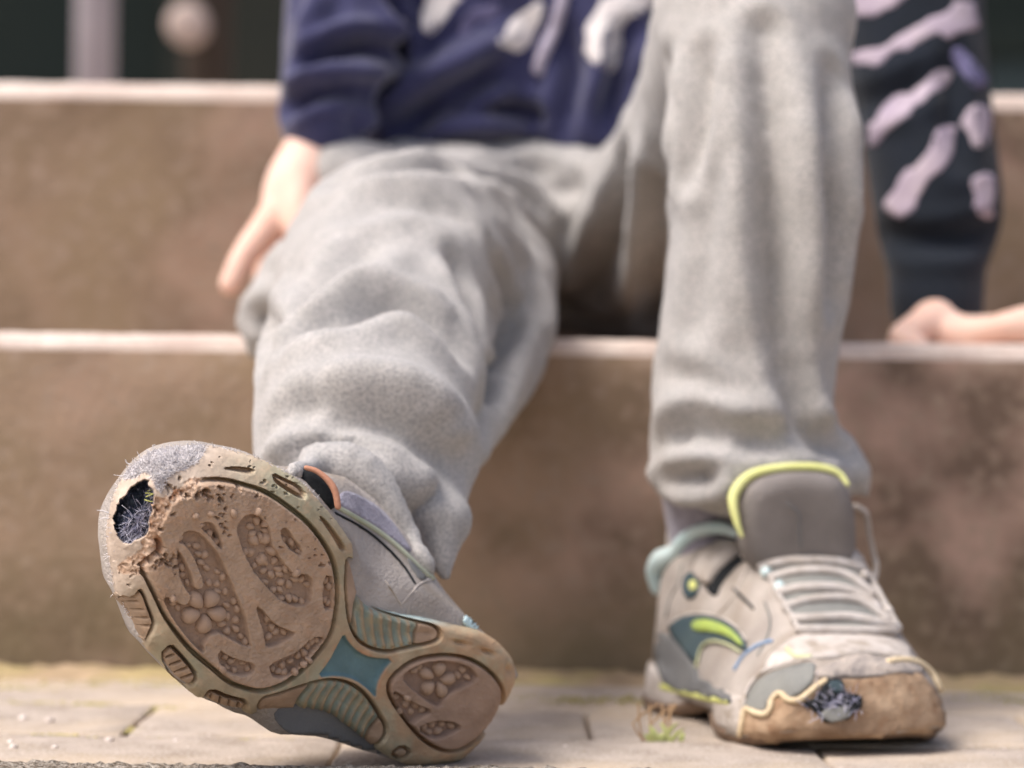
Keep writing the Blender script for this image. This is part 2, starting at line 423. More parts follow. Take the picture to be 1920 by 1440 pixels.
# pavement of laid concrete blocks
pave = empty('pavement', (0, 1.0, 0), 'pale concrete block paving with mossy joints in front of the steps', 'pavement'); pave['kind'] = 'structure'; del pave['category']
def paver_mesh(lx, ly, seed):
    nx, ny = 14, 8; g = .0014
    xs = np.concatenate([[-lx/2], np.linspace(-lx/2+g, lx/2-g, nx), [lx/2]]); ys = np.concatenate([[-ly/2], np.linspace(-ly/2+g, ly/2-g, ny), [ly/2]])
    v = []; f = []; W = len(xs)
    for j, y in enumerate(ys):
        for i, x in enumerate(xs):
            e = i in (0, W-1) or j in (0, len(ys)-1)
            z = mnoise.noise(Vector((x*25, y*25, seed)))*.0011+mnoise.noise(Vector((x*90, y*90, seed)))*.0006-(.0011 if e else 0)
            ex = mnoise.noise(Vector((x*60, y*60, seed+5)))*.0007 if e else 0
            v.append((x+ex, y+ex, z))
    for j in range(len(ys)-1):
        for i in range(W-1): f.append((j*W+i, j*W+i+1, (j+1)*W+i+1, (j+1)*W+i))
    b = [j for j in range(W)]+[j*W+W-1 for j in range(1, len(ys))]+[(len(ys)-1)*W+i for i in range(W-2, -1, -1)]+[j*W for j in range(len(ys)-2, 0, -1)]
    n0 = len(v)
    for i in b: v.append((v[i][0], v[i][1], -.05))
    for k in range(len(b)):
        k2 = (k+1) % len(b); f.append((b[k], n0+k, n0+k2, b[k2]))
    return mesh_of('paver', v, f)
pm = [paver_mesh(.1978, .1030, s*7.3) for s in range(5)]
rows = [(.9775, .03), (1.0825, -.064), (1.1875, .04)]
# the rows nearer than the edging strip run on under the camera
rowsn = [(.7475-.105*k, .02+.1*(k % 2)) for k in range(0, 4)]
for yc, x0 in rows+rowsn:
    for k in range(-5, 6):
        o = link('paver', pm[(k*3+int(yc*100)) % 5], M['paver'])
        o.location = (x0+.2*k, yc, random.uniform(-.0009, .0009)); o.rotation_euler = (random.uniform(-.004, .004), random.uniform(-.004, .004), random.uniform(-.006, .006))
        adopt(o, pave)
# gritty edging strip in front, sharp at the bottom of the picture
def rough_sheet(x0, x1, y0, y1, z, amp, dx, seed, drop=.0, scale=120):
    xs = np.arange(x0, x1+dx/2, dx); ys = np.linspace(y0, y1, max(4, int((y1-y0)/dx)+1)); v = []; f = []
    for j, y in enumerate(ys):
        for x in xs:
            e = min(j, len(ys)-1-j)
            h = amp*(mnoise.noise(Vector((x*scale, y*scale, seed)))+.6*mnoise.noise(Vector((x*scale*2.6, y*scale*2.6, seed+3))))
            v.append((x, y, z+h-(drop if e == 0 else 0)))
    W = len(xs)
    for j in range(len(ys)-1):
        for i in range(W-1): f.append((j*W+i, j*W+i+1, (j+1)*W+i+1, (j+1)*W+i))
    return v, f
for k in range(-2, 3):
    part('edging_stone', mesh_of('edging_stone', *rough_sheet(-.1988+.4*k, .1988+.4*k, .803, .913, -.0005+.0066, .0014, .0020, 3.0+k, .025, 330)), M['edging'], pave)
v, f = rough_sheet(-1.2, 1.2, 1.238, 1.302, .0015, .004, .006, 8.0, .012, 60)
dirt = link('mossy_dirt', mesh_of('mossy_dirt', v, f), M['dirt'], kind='stuff'); dirt['label'] = 'ochre mossy dirt gathered along the foot of the lowest step'
# moss and grit
def blobs(spots):
    out = []
    for x, y, z, r, h in spots:
        ico = bmesh.new(); bmesh.ops.create_icosphere(ico, subdivisions=1, radius=1)
        v = np.array([tuple(q.co) for q in ico.verts]); f = [tuple(q.index for q in p.verts) for p in ico.faces]; ico.free()
        v = v*(1+RNG.uniform(-.25, .25, (len(v), 1)))*np.array([r, r, h])+np.array([x, y, z]); out.append((v, f))
    return merge(*out)
spots = []
def moss_at(px, py, sx, sy, n, r=.0011):
    d = .14/( (py+ (0 if px>960 else 0)-772)/FPX )
    c = at(px, py, d)
    for _ in range(n): spots.append((c[0]+random.gauss(0, sx), c[1]+random.gauss(0, sy), .0, r*random.uniform(.6, 1.5), r*random.uniform(.2, .7)))
for a in [(180, 1330, .005, .004, 60), (100, 1328, .012, .003, 50), (110, 1388, .006, .0015, 40), (255, 1375, .003, .006, 60), (290, 1338, .008, .006, 70), (420, 1392, .02, .001, 40), (30, 1300, .02, .006, 90), (270, 1290, .02, .006, 120), (1120, 1310, .03, .008, 160), (1000, 1408, .015, .001, 20), (1880, 1300, .02, .008, 80)]: moss_at(*a)
mo = link('moss', mesh_of('moss', *blobs(spots)), M['moss'], kind='stuff'); mo['label'] = 'yellow green moss in the joints of the paving'
spots = []
for px, py, r in [(44, 1360, .0024), (93, 1363, .0024), (205, 1400, .0022), (103, 1414, .0018), (20, 1405, .0016), (330, 1398, .0012), (1060, 1400, .0012), (25, 1415, .002)]:
    c = at(px, py, .14*FPX/(py-772)); spots.append((c[0], c[1], .0006, r, r*.8))
for _ in range(260): spots.append((random.uniform(-.4, .4), random.uniform(.93, 1.25), 0, random.uniform(.0003, .0009), .0006))
gr = link('grit', mesh_of('grit', *blobs(spots)), M['pebble'], kind='stuff'); gr['label'] = 'pale grit and pebbles scattered on the paving'
# small weed between the shoes
wc = at(1238, 1414, 1.03)
weed = empty('weed', (wc[0], 1.03, 0), 'small green weed with dry stems growing from the paving joint', 'weed')
def blade(base, tip, wd, bend):
    b = np.array(base); t = np.array(tip); q = []
    for k in range(6):
        s = k/5; c = b*(1-s)+t*s+np.array([0, 0, bend*math.sin(s*math.pi)]); ww = wd*math.sin(math.pi*min(.98, .15+s*.85))
        q += [c-np.array([ww, 0, 0]), c+np.array([0, -ww*.35, 0]), c+np.array([ww, 0, 0])]
    f = []
    for k in range(5): f += [(3*k, 3*k+1, 3*k+4, 3*k+3), (3*k+1, 3*k+2, 3*k+5, 3*k+4)]
    return np.array(q), f
for k in range(12):
    a = random.uniform(0, 2*math.pi); l = random.uniform(.004, .009)
    b = (wc[0]+random.gauss(0, .004), 1.03+random.gauss(0, .002), -.002)
    part('leaf', mesh_of('leaf', *blade(b, (b[0]+l*math.cos(a), b[1]+.3*l*math.sin(a), random.uniform(.003, .009)), .0013, .002)), M['weed'], weed)
for k in range(7):
    b = (wc[0]-.002+random.gauss(0, .003), 1.035, -.002)
    part('dry_stem', mesh_of('dry_stem', *tube([b, (b[0]+random.gauss(0, .003), 1.036, .007), (b[0]+random.gauss(0, .006), 1.04, .015)], .0005, 5, 2)), M['drystem'], weed)

# ------------------------------------------------------------------ the shoe whose sole faces the camera
OUT = ([(374,833),(344,836),(313,840),(288,842),(272,854),(247,872),(227,897),(213,925),(204,958),(198,994),(199,1022),(204,1050),(210,1078),(211,1092),(219,1122),(236,1139),(247,1161),(263,1194),(266,1206),(276,1219),(294,1236),(311,1256),(330,1275),(352,1294),(369,1308),(380,1308),(399,1319),(430,1331),(458,1335),(472,1340),(482,1333),(527,1331),(587,1330),(621,1339),(651,1361),(679,1385),(703,1403),(728,1419),(752,1431),(780,1437),(826,1434),(865,1428),(887,1406),(905,1388),(926,1351),(948,1318),(963,1287),(968,1269),(963,1241),(948,1217),(923,1196),(896,1180),(871,1174),(841,1168),(810,1160),(771,1153),(734,1147),(709,1141),(688,1128),(677,1118),(670,1098),(665,1070),(662,1046),(661,1019),(652,1008),(636,983),(613,956),(591,928),(569,906),(541,886),(513,871),(486,858),(458,849),(430,842),(402,836)])
PAD = [(268,1066),(282,1046),(296,1040),(304,1026),(301,1012),(290,1003),(297,990),(300,972),(312,958),(318,944),(334,934),(352,928),(362,918),(366,906),(402,903),(430,906),(458,914),(486,922),(513,936),(541,956),(569,978),(591,1003),(608,1028),(619,1050),(624,1072),(627,1094),(627,1122),(624,1150),(619,1178),(608,1200),(591,1222),(569,1247),(541,1272),(513,1286),(486,1292),(458,1286),(430,1275),(402,1250),(374,1228),(352,1206),(330,1178),(311,1150),(297,1119),(283,1089)]
HOLE = [(222,944),(244,917),(263,903),(274,897),(282,915),(289,925),(287,950),(279,975),(283,994),(269,1006),(236,1022),(222,1006),(215,989),(213,967)]
FUZZ = [(391,834),(344,828),(280,834),(240,866),(224,890),(236,903),(262,890),(276,886),(292,912),(305,928),(313,894),(336,883),(361,875),(380,852)]
FOAM = R1([(370,500),(400,470),(480,480),(550,420),(640,340),(720,345),(700,430),(640,520),(560,560),(500,640),(490,720),(520,800),(480,900),(440,1000),(345,985),(240,1000),(170,1000),(130,960),(200,880),(260,860),(330,820),(300,780),(370,700),(350,620),(370,560)])
HEEL = R3([(690,930),(720,880),(800,810),(900,770),(1050,755),(1180,780),(1280,840),(1350,910),(1380,980),(1360,1080),(1300,1180),(1220,1260),(1130,1320),(1040,1335),(940,1290),(850,1210),(760,1090),(700,1000)])
SHANK = R3([(410,610),(440,670),(500,730),(580,765),(720,770),(650,850),(610,940),(610,1020),(560,960),(480,900),(380,875),(240,890),(320,790),(370,690)])
ARCH2 = [(486,1340),(490,1312),(520,1306),(557,1293),(596,1281),(627,1277),(658,1284),(685,1303),(706,1333),(729,1374),(703,1404),(679,1390),(651,1368),(621,1346),(587,1337),(520,1338)]
ARCH1 = R3([(440,460),(455,560),(500,650),(570,700),(680,730),(800,700),(985,665),(1000,610),(960,575),(860,553),(700,512),(600,480),(530,425),(500,370),(462,200),(440,150),(432,250),(430,340)])
LUGS = [R2([(165,420),(250,440),(300,370),(335,400),(370,500),(410,600),(400,640),(380,680),(345,765),(300,735),(225,580),(150,470)]),
        R2([(430,820),(510,745),(560,790),(640,880),(705,970),(640,1058),(560,1010),(500,950)]),
        R2([(720,1112),(780,1045),(900,1100),(1040,1130),(1010,1212),(900,1200),(790,1165)]),
        R1([(1510,600),(1560,640),(1650,760),(1690,830),(1660,850),(1600,740),(1530,640)]),
        R1([(1190,310),(1290,360),(1380,400),(1430,470),(1400,500),(1280,430),(1210,380)]),
        R1([(850,285),(940,272),(1080,288),(1060,330),(960,312)]),
        R3([(690,1350),(770,1295),(830,1338),(800,1385),(740,1395)])]
CAV = [ # sunk floors of the tread pattern
 [(338,1000),(358,992),(374,1000),(394,1019),(411,1044),(424,1072),(436,1100),(444,1119),(452,1139),(461,1167),(466,1194),(469,1214),(447,1206),(424,1192),(402,1183),(380,1203),(380,1226),(358,1206),(336,1178),(313,1150),(302,1122),(311,1117),(336,1131),(347,1136),(358,1117),(352,1111),(341,1094),(334,1067),(330,1040)],
 R1([(690,650),(740,640),(790,650),(820,720),(850,800),(840,830),(780,750),(720,700)]),
 R1([(940,660),(1020,580),(1100,600),(1140,640),(1170,700),(1180,790),(1220,860),(1290,950),(1330,990),(1450,1000),(1455,1100),(1440,1200),(1330,1210),(1240,1170),(1160,1090),(1080,1000),(1020,900),(970,790)]),
 R1([(1240,690),(1280,680),(1330,750),(1390,830),(1370,870),(1300,820),(1250,760)]),
 R1([(1530,1000),(1600,1010),(1605,1120),(1600,1220),(1525,1240)]),
 R2([(1075,480),(1120,520),(1200,610),(1280,650),(1350,670),(1280,720),(1200,760),(1140,770),(1130,680),(1100,580)]),
 R2([(820,780),(900,830),(980,860),(1060,870),(1065,940),(980,960),(900,940),(830,890)]),
 R2([(1170,880),(1260,840),(1370,790),(1450,700),(1540,690),(1500,780),(1420,870),(1320,950),(1200,980),(1170,930)])]
STRIP = R1([(530,770),(600,790),(660,880),(700,980),(730,1080),(660,1100),(640,1000),(590,890),(540,820)])
HCAV = [R3([(750,880),(850,810),(960,780),(1100,790),(1200,830),(1230,900),(1100,960),(1030,1000),(1000,1070),(930,1040),(830,960)]),
        R3([(700,960),(760,990),(850,1050),(960,1090),(880,1130),(810,1190),(750,1090)]),
        R3([(850,1200),(940,1150),(1060,1150),(1140,1190),(1050,1240),(950,1270)])]

STEP = 1.35
xs = np.arange(180, 985, STEP); ys = np.arange(815, 1450, STEP)
X, Y = np.meshgrid(xs, ys)
outp = chaikin(OUT, 2)
so_ = sdf(outp, X, Y, 400); so_ = so_+fbm(X, Y, 16, 91, 3)*1.2
Tp = at(215, 900, .835); Hp = at(925, 1400, .953)
Lv = (Tp-Hp)/np.linalg.norm(Tp-Hp); mid = (Tp+Hp)/2; vv = (mid-CAM)/np.linalg.norm(mid-CAM)
Nv = -(vv-np.dot(vv, Lv)*Lv); Nv /= np.linalg.norm(Nv); Wv = np.cross(Nv, Lv)
def plane_pt(px, py):
    r = rays(px, py); t = (np.dot(Tp-CAM, Nv))/(r@Nv); return CAM+r*t[..., None]
D2 = rays(X, Y)
P0 = plane_pt(X, Y)
us = (P0-Hp)@Lv; ULEN = np.linalg.norm(Tp-Hp)
e = np.maximum(-so_, 0)
toe = sst(.60, .93, us/ULEN)
rnd = lambda e_, w_: 1-np.sqrt(np.clip(1-.992*(1-np.clip(e_/w_, 0, 1))**2, 0, 1))
rec = .030*toe*rnd(e, 120)+(1-.7*toe)*.0065*rnd(e, 20)+.004*rnd(e, 60)
D2n = D2/np.linalg.norm(D2, axis=-1)[..., None]
s_pad = sdf(chaikin(PAD, 1), X, Y)
tz = sst(.55, .8, us/ULEN)                        # wear grows towards the toe
s_pad = s_pad+fbm(X, Y, 14, 5, 4)*6*sst(380, 290, X+.5*(Y-960))
s_hole = sdf(chaikin(HOLE, 1), X, Y)+fbm(X, Y, 9, 11, 3)*4
s_fuzz = sdf(chaikin(FUZZ, 1), X, Y)+fbm(X, Y, 10, 17, 3)*4
s_foam = sdf(chaikin(FOAM, 1), X, Y)+fbm(X, Y, 10, 23, 4)*5
s_heel = sdf(chaikin(HEEL, 2), X, Y); s_shank = sdf(chaikin(SHANK, 1), X, Y)
s_a1 = sdf(chaikin(ARCH1, 2), X, Y); s_a2 = sdf(chaikin(ARCH2, 2), X, Y)
s_lugs = [sdf(chaikin(q, 1), X, Y) for q in LUGS]
s_cav = np.min([sdf(chaikin(q, 1), X, Y) for q in CAV], axis=0)
s_strip = sdf(chaikin(STRIP, 1), X, Y)
s_cav = np.maximum(s_cav+fbm(X, Y, 7, 29, 2)*1.2, -s_strip)
s_hcav = np.min([sdf(chaikin(q, 1), X, Y) for q in HCAV], axis=0)
n1 = fbm(X, Y, 60, 31); n2 = fbm(X, Y, 16, 37); n3 = fbm(X, Y, 5, 41, 3)
h = np.zeros_like(X)
C = np.empty(X.shape+(3,))
rim = lin(180, 163, 135); rimg = lin(172, 166, 140); pad = lin(182, 157, 134); padlo = lin(156, 133, 115); white = lin(204, 186, 170)
C[:] = rim
def blend(mask, col):
    C[:] = C*(1-mask[..., None])+np.asarray(col)*mask[..., None]
blend(sst(-.2, .5, n1), rimg); blend(sst(.1, .6, n2)*.5, lin(206, 178, 146))
blend(sst(560, 760, X+.3*(Y-1200))*sst(-.3, .3, fbm(X, Y, 40, 51))*.7, lin(186, 150, 116))
dist_toe = sst(.72, .93, us/ULEN)
blend(dist_toe*.85, white)
# teal paint showing beside the waist
blend(sst(-14, -2, so_)*sst(660, 690, X)*sst(870, 780, X)*sst(1200, 1170, Y), lin(188, 206, 200))
blend(sst(10, 2, np.abs(s_shank))*sst(-.2, .4, n2)*.6, lin(190, 142, 108))
h += -.0002*n1+.00012*n3
h += .0004*(1-sst(0, 26, np.abs(s_pad)))          # swollen bead of the rim
# forefoot pad
inp = s_pad < 0
h += np.where(inp, .0011*sst(0, -4, s_pad), 0)
trench = lambda d, c, w_: sst(w_+1.6, w_-1.4, np.abs(d-c))
groove = trench(s_pad, 4.5, 3.6)*sst(345, 385, X+.9*(Y-930)-.12*(Y-930))
groove = np.where((X < 380) & (Y < 1010), groove*sst(352, 372, X), groove)
left = (X < 330) & (Y > 1040) & (Y < 1160)
groove = np.maximum(groove, np.where(left, trench(s_pad, 4.5, 3.4)*sst(1062, 1100, Y), 0))
groove = np.maximum(groove, trench(s_pad, 4.5, 3.6)*(Y > 1150))
h -= .0068*groove
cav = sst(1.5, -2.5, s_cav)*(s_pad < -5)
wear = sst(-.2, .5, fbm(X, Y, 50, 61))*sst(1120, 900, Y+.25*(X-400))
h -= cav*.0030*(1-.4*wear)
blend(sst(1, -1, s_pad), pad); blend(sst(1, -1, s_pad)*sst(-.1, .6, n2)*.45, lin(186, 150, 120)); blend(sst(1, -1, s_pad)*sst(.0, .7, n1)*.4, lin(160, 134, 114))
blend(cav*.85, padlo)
h += np.where(inp, .00022*n3+.00035*n2*(.4+tz), 0)
# scraped fine grain along the pad
h += np.where(inp & (cav < .3), .00012*vnoise(X*.5+Y*.9, X*.25-Y*.1, 1.6, 71), 0)
# heel pad
inh = s_heel < 0
hg = trench(s_heel, 3.5, 2.8)*(1-.8*sst(930, 950, X)*sst(1300, 1320, Y))*(1-.6*sst(880, 900, X)*sst(1380, 1390, Y))
h += np.where(inh, .0008*sst(0, -4, s_heel)+.00012*n3, 0); h -= .0065*hg
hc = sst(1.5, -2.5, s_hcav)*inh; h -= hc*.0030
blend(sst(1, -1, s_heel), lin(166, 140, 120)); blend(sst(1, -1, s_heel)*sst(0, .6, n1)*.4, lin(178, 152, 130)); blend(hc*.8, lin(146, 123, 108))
# shank plate
h -= .0022*sst(2, -6, s_shank); blend(sst(1, -1.5, s_shank), lin(108, 136, 140)); blend(sst(0, -6, s_shank)*sst(.1, .7, n2)*.35, lin(112, 140, 136))
# ribbed arch inserts
for s_, ax, ay, c0, c1 in ((s_a1, 690, 1160, 640, 800), (s_a2, 640, 1320, 560, 700)):
    ina = sst(1, -2, s_)
    if s_ is s_a1:
        t = (X*.93+Y*.18); lo, hi = 668*.93+1150*.18, 785*.93+1180*.18; per = 15.0
        ph = (X*.90-Y*.10)
    else:
        t = X*.75+Y*.45; lo, hi = 582*.75+1290*.45, 700*.75+1370*.45; per = 13.5
        ph = (X*.80+Y*.42)
    midp = sst(lo-3, lo+3, t)*sst(hi+3, hi-3, t)
    h += ina*(-.0012-.0014*sst(0, -26, s_))
    cut = np.maximum(np.exp(-((t-lo)/2.2)**2), np.exp(-((t-hi)/2.2)**2)); h -= ina*cut*.0022
    rib = .5+.5*np.sin(ph/per*2*np.pi)
    h += ina*midp*.0011*rib**1.5*sst(-3, -9, s_)*sst(-44, -30, s_)
    h -= .0060*trench(s_, 2.5, 2.6)*sst(2, 10, -so_+6)
    blend(ina*(1-midp), lin(174, 148, 124)); blend(ina*midp, lin(140, 152, 140))
    blend(ina*midp*rib**2*.75*sst(-44, -30, s_), lin(172, 142, 110))
    blend(ina*midp*sst(-.2, .5, n2)*.35, lin(170, 150, 110))
# side lugs
for k, s_ in enumerate(s_lugs):
    ins = sst(1, -2, s_)
    ring = trench(s_, -3.0, 3.0)
    h -= ring*(.0060 if k < 3 else .0032)
    h -= ins*.0004
    if k in (0, 1, 2):
        q = np.array(LUGS[k]); cx, cy = q[:, 0].mean(), q[:, 1].mean()
        ax = {0: (.52, .85), 1: (.75, .66), 2: (.97, .25)}[k]; t = (X-cx)*ax[0]+(Y-cy)*ax[1]; u2 = -(X-cx)*ax[1]+(Y-cy)*ax[0]
        for j in (-1.6, -.55, .5, 1.5):
            tt = t-j*17+u2*{0: .55, 1: .5, 2: -.1}[k]
            h -= .0042*np.exp(-(tt/2.0)**2)*sst(-7, -10, s_)*sst(16, 10, np.abs(u2-3))
    blend(ins, lin(168, 144, 120) if k != 6 else lin(174, 150, 124)); blend(ins*sst(0, .6, n2)*.5, lin(176, 146, 116))
# dimples on the heel rim
for x0, y0, a, b, th in ((864, 1206, 13, 4, .25), (914, 1223, 12, 4, .35), (954, 1258, 5, 10, 0)):
    ct, st = math.cos(th), math.sin(th); q = (((X-x0)*ct+(Y-y0)*st)/a)**2+((-(X-x0)*st+(Y-y0)*ct)/b)**2
    h -= .0024*np.exp(-q)
# torn toe
fo = sst(2, -3, s_foam)*(s_pad > -2); fz = sst(2, -3, s_fuzz); ho = sst(1.5, -2, s_hole)
crumble = np.clip(.5+1.1*fbm(X, Y, 20, 83, 5), 0, 1)*.5+.25*np.abs(fbm(X, Y, 6, 84, 3))
h += fo*(-.0012+.0032*crumble+.0006*n3)
blend(fo, lin(192, 160, 134)); blend(fo*sst(.2, .5, crumble), lin(206, 180, 156)); blend(fo*sst(.2, .7, fbm(X, Y, 20, 87)), lin(170, 124, 92))
h += fz*(.0006*fbm(X, Y, 6, 93, 3)+.0004)
blend(fz, lin(202, 197, 196)); blend(fz*sst(0, .5, fbm(X, Y, 5, 95, 3)), lin(168, 164, 170))
rec = rec+ho*(.008+.0035*fbm(X, Y, 12, 97, 3)); h += .0009*np.exp(-((s_hole-5)/5)**2)*fbm(X, Y, 18, 103, 3)
blend(ho, lin(52, 62, 74)); blend(ho*sst(.0, .5, fbm(X, Y, 14, 99, 3)), lin(84, 90, 116)); blend(ho*sst(.25, .5, fbm(X, Y, 7, 101, 3)), lin(170, 168, 186))
# pores and scuff pits in the worn rubber near the toe
pits = []
rp = np.random.default_rng(3)
for (cx, cy, sx, sy, n, r0, r1) in ((393, 926, 26, 6, 34, 1.6, 4.2), (415, 976, 5, 18, 26, 1.4, 3.0), (300, 966, 10, 14, 12, 2.0, 3.6), (320, 915, 10, 8, 14, 1.8, 3.2), (310, 1050, 16, 12, 26, 1.6, 4.0), (536, 906, 22, 9, 20, 1.4, 2.6), (470, 868, 8, 8, 6, 1.4, 2.2), (600, 1050, 10, 7, 13, 1.2, 2.4), (245, 1075, 14, 8, 14, 1.6, 3.2), (260, 1050, 14, 6, 12, 1.6, 3.6), (610, 970, 20, 20, 9, 1.2, 2), (500, 985, 40, 30, 12, 1.1, 2.4), (560, 1000, 20, 20, 10, 1, 1.8), (385, 870, 14, 6, 5, 1.5, 2.4)):
    for _ in range(int(n*.7)): pits.append((rp.normal(cx, sx), rp.normal(cy, sy), rp.uniform(r0, r1)))
for x0, y0, r in pits:
    i0, i1 = np.searchsorted(xs, [x0-4*r, x0+4*r]); j0, j1 = np.searchsorted(ys, [y0-4*r, y0+4*r])
    if i1 <= i0 or j1 <= j0: continue
    pth = (x0*7+y0*3) % 3.14; pc, ps_ = math.cos(pth), math.sin(pth); qx = X[j0:j1, i0:i1]-x0+n3[j0:j1, i0:i1]*r*1.6; qy = Y[j0:j1, i0:i1]-y0+n2[j0:j1, i0:i1]*r*1.6
    q = (((qx*pc+qy*ps_)*.75)**2+((-qx*ps_+qy*pc)*1.35)**2)/r**2
    h[j0:j1, i0:i1] += -.0028*np.exp(-q)*min(1.3, r/2.2)+.0002*np.exp(-((np.sqrt(q)-1.9)/.5)**2)
PS = P0+D2n*rec[..., None]+Nv*h[..., None]
# keep faces inside the outline, snap the rim onto it
gy_, gx_ = np.gradient(so_, STEP)
inside = so_ < 0
ny, nx = X.shape
fi = inside[:-1, :-1] & inside[1:, :-1] & inside[:-1, 1:] & inside[1:, 1:]
grow = (so_[:-1, :-1]+so_[1:, :-1]+so_[:-1, 1:]+so_[1:, 1:] < 0)
lab = np.zeros((ny-1, nx-1), int)
cen = lambda a: (a[:-1, :-1]+a[1:, :-1]+a[:-1, 1:]+a[1:, 1:])/4
names = ['midsole', 'forefoot_pad', 'heel_pad', 'shank_plate', 'arch_insert', 'arch_insert', 'torn_foam', 'toe_fabric', 'torn_lining']+['side_lug']*len(LUGS)
for k, s_ in ((3, s_shank), (4, s_a1), (5, s_a2)): lab[cen(s_) < 0] = k
for k, s_ in enumerate(s_lugs): lab[cen(s_) < 0] = 9+k
lab[cen(s_foam) < 0] = 6; lab[cen(s_fuzz) < 0] = 7
lab[cen(s_pad) < 0] = 1; lab[cen(s_heel) < 0] = 2; lab[cen(s_hole) < 0] = 8
lab[~grow] = -1
so_pos = so_ > 0
mvx = np.where(so_pos, -so_*gx_, 0); mvy = np.where(so_pos, -so_*gy_, 0)
dxw = (D2n*0)
PSn = PS+np.where(so_pos, 1, 0)[..., None]*((rays(X+mvx, Y+mvy)-D2)*np.linalg.norm(PS-CAM, axis=-1)[..., None])
shoe1 = empty('worn_shoe', tuple(at(870, 1425, .955)), 'muddy worn sneaker tipped back with its patterned brown sole and torn toe facing the viewer', 'shoe', 'the child\'s worn out sneakers')
S1 = {}
for k in range(len(names)):
    jj, ii = np.where(lab == k)
    if not len(jj): continue
    quads = np.stack([jj*nx+ii, (jj+1)*nx+ii, (jj+1)*nx+ii+1, jj*nx+ii+1], 1)
    uq, inv = np.unique(quads, return_inverse=True); inv = inv.reshape(-1, 4)
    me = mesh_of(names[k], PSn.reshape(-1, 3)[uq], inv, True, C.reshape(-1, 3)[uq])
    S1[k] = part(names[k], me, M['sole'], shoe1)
S1[8]['label'] = 'dark frayed lining showing through the hole in the toe'
# wall of the sole running back from the outline
edges = {}
jj, ii = np.where(lab >= 0)
for j, i in zip(jj, ii):
    q = (j*nx+i, (j+1)*nx+i, (j+1)*nx+i+1, j*nx+i+1)
    for a in range(4):
        s = (q[a], q[(a+1) % 4]); edges[tuple(sorted(s))] = None if tuple(sorted(s)) in edges else s
bnd = [s for s in edges.values() if s]
nxt = {a: b for a, b in bnd}; start = bnd[0][0]; loop = [start]
while True:
    b = nxt.get(loop[-1])
    if b is None or b == start: break
    loop.append(b)
LP = PSn.reshape(-1, 3)[loop]
for _ in range(3): LPs = (np.roll(LP, 1, 0)+LP*2+np.roll(LP, -1, 0))/4; LP = LPs
cc = LP.mean(0)
def wall_ring(back, inset):
    q = LP-Nv*back; c = cc-Nv*back; d = q-c; d = d-np.outer(d@Nv, Nv); ln = np.linalg.norm(d, axis=1)[:, None]
    tw = sst(.5, .9, ((LP-Hp)@Lv)/ULEN)[:, None]
    return q-d/ln*(inset+.62*back*tw)
RG = [PSn.reshape(-1, 3)[loop], wall_ring(.003, .0004), wall_ring(.009, .0008), wall_ring(.015, .003), wall_ring(.018, .008)]
wv, wf = loft(RG, cap=False)
wc_ = np.tile(lin(196, 186, 166), (len(wv), 1))
part('sidewall', mesh_of('sidewall', wv, wf, True, wc_), M['sole'], shoe1)

# tread studs, petals of the moulded flowers
def petal_mesh():
    rg = []; ang = np.linspace(0, 2*np.pi, 12, endpoint=False)
    for k, (s, z) in enumerate(((1, -.35), (1, .0), (.93, .2), (.72, .36), (.4, .46), (.1, .5))):
        x = np.cos(ang)*.5*s; y = np.sin(ang)*.40*s*(1+.28*np.cos(ang)); rg.append(np.stack([x, y, np.full(12, z)], 1))
    return mesh_of('stud', *loft(rg))
pet = petal_mesh(); pet.materials.append(mat('stud_rubber', lin(188, 160, 136), lin(172, 146, 124), 300, .82, .3, 1200, spec=.25, bdist=.0005))
def stud(px, py, size, ang_, parent, wid=1.0, hgt=1.0):
    i = int(round((px-xs[0])/STEP)); j = int(round((py-ys[0])/STEP)); p = PS[j, i]
    e1 = plane_pt(np.array(px+5*math.cos(ang_)), np.array(py+5*math.sin(ang_)))-plane_pt(np.array(float(px)), np.array(float(py)))
    sc = np.linalg.norm(e1)/5*size; e1 /= np.linalg.norm(e1); e2 = np.cross(Nv, e1)
    dd = plane_pt(np.array(px-5*math.sin(ang_)), np.array(py+5*math.cos(ang_)))-plane_pt(np.array(float(px)), np.array(float(py)))
    s2 = np.linalg.norm(dd)/5*size*wid; hh = min(sc, s2)*1.15*hgt
    o = link('stud', pet)
    o.matrix_basis = Matrix(((e1[0]*sc, e2[0]*s2, Nv[0]*hh, p[0]), (e1[1]*sc, e2[1]*s2, Nv[1]*hh, p[1]), (e1[2]*sc, e2[2]*s2, Nv[2]*hh, p[2]), (0, 0, 0, 1)))
    o.parent = parent          # the pad's points are in world space, so its children's places are too
    return o
def flower(cx, cy, r, size, n, a0, parent, wid=1.0):
    for k in range(n):
        a = a0+2*math.pi*k/n; stud(cx+r*math.cos(a), cy+r*math.sin(a), size, a, parent, wid, .8)
ff, hf = S1[1], S1[2]
flower(384, 1146, 25, 37, 5, math.radians(-128), ff)
flower(487, 993, 15, 18, 6, .3, ff, .9)
flower(541, 1083, 15, 18, 6, .3, ff, .9); flower(492, 1030, 20, 24, 5, .2, ff); flower(433, 1172, 14, 17, 5, -.6, ff); flower(510, 1066, 14, 17, 5, .2, ff, .9)
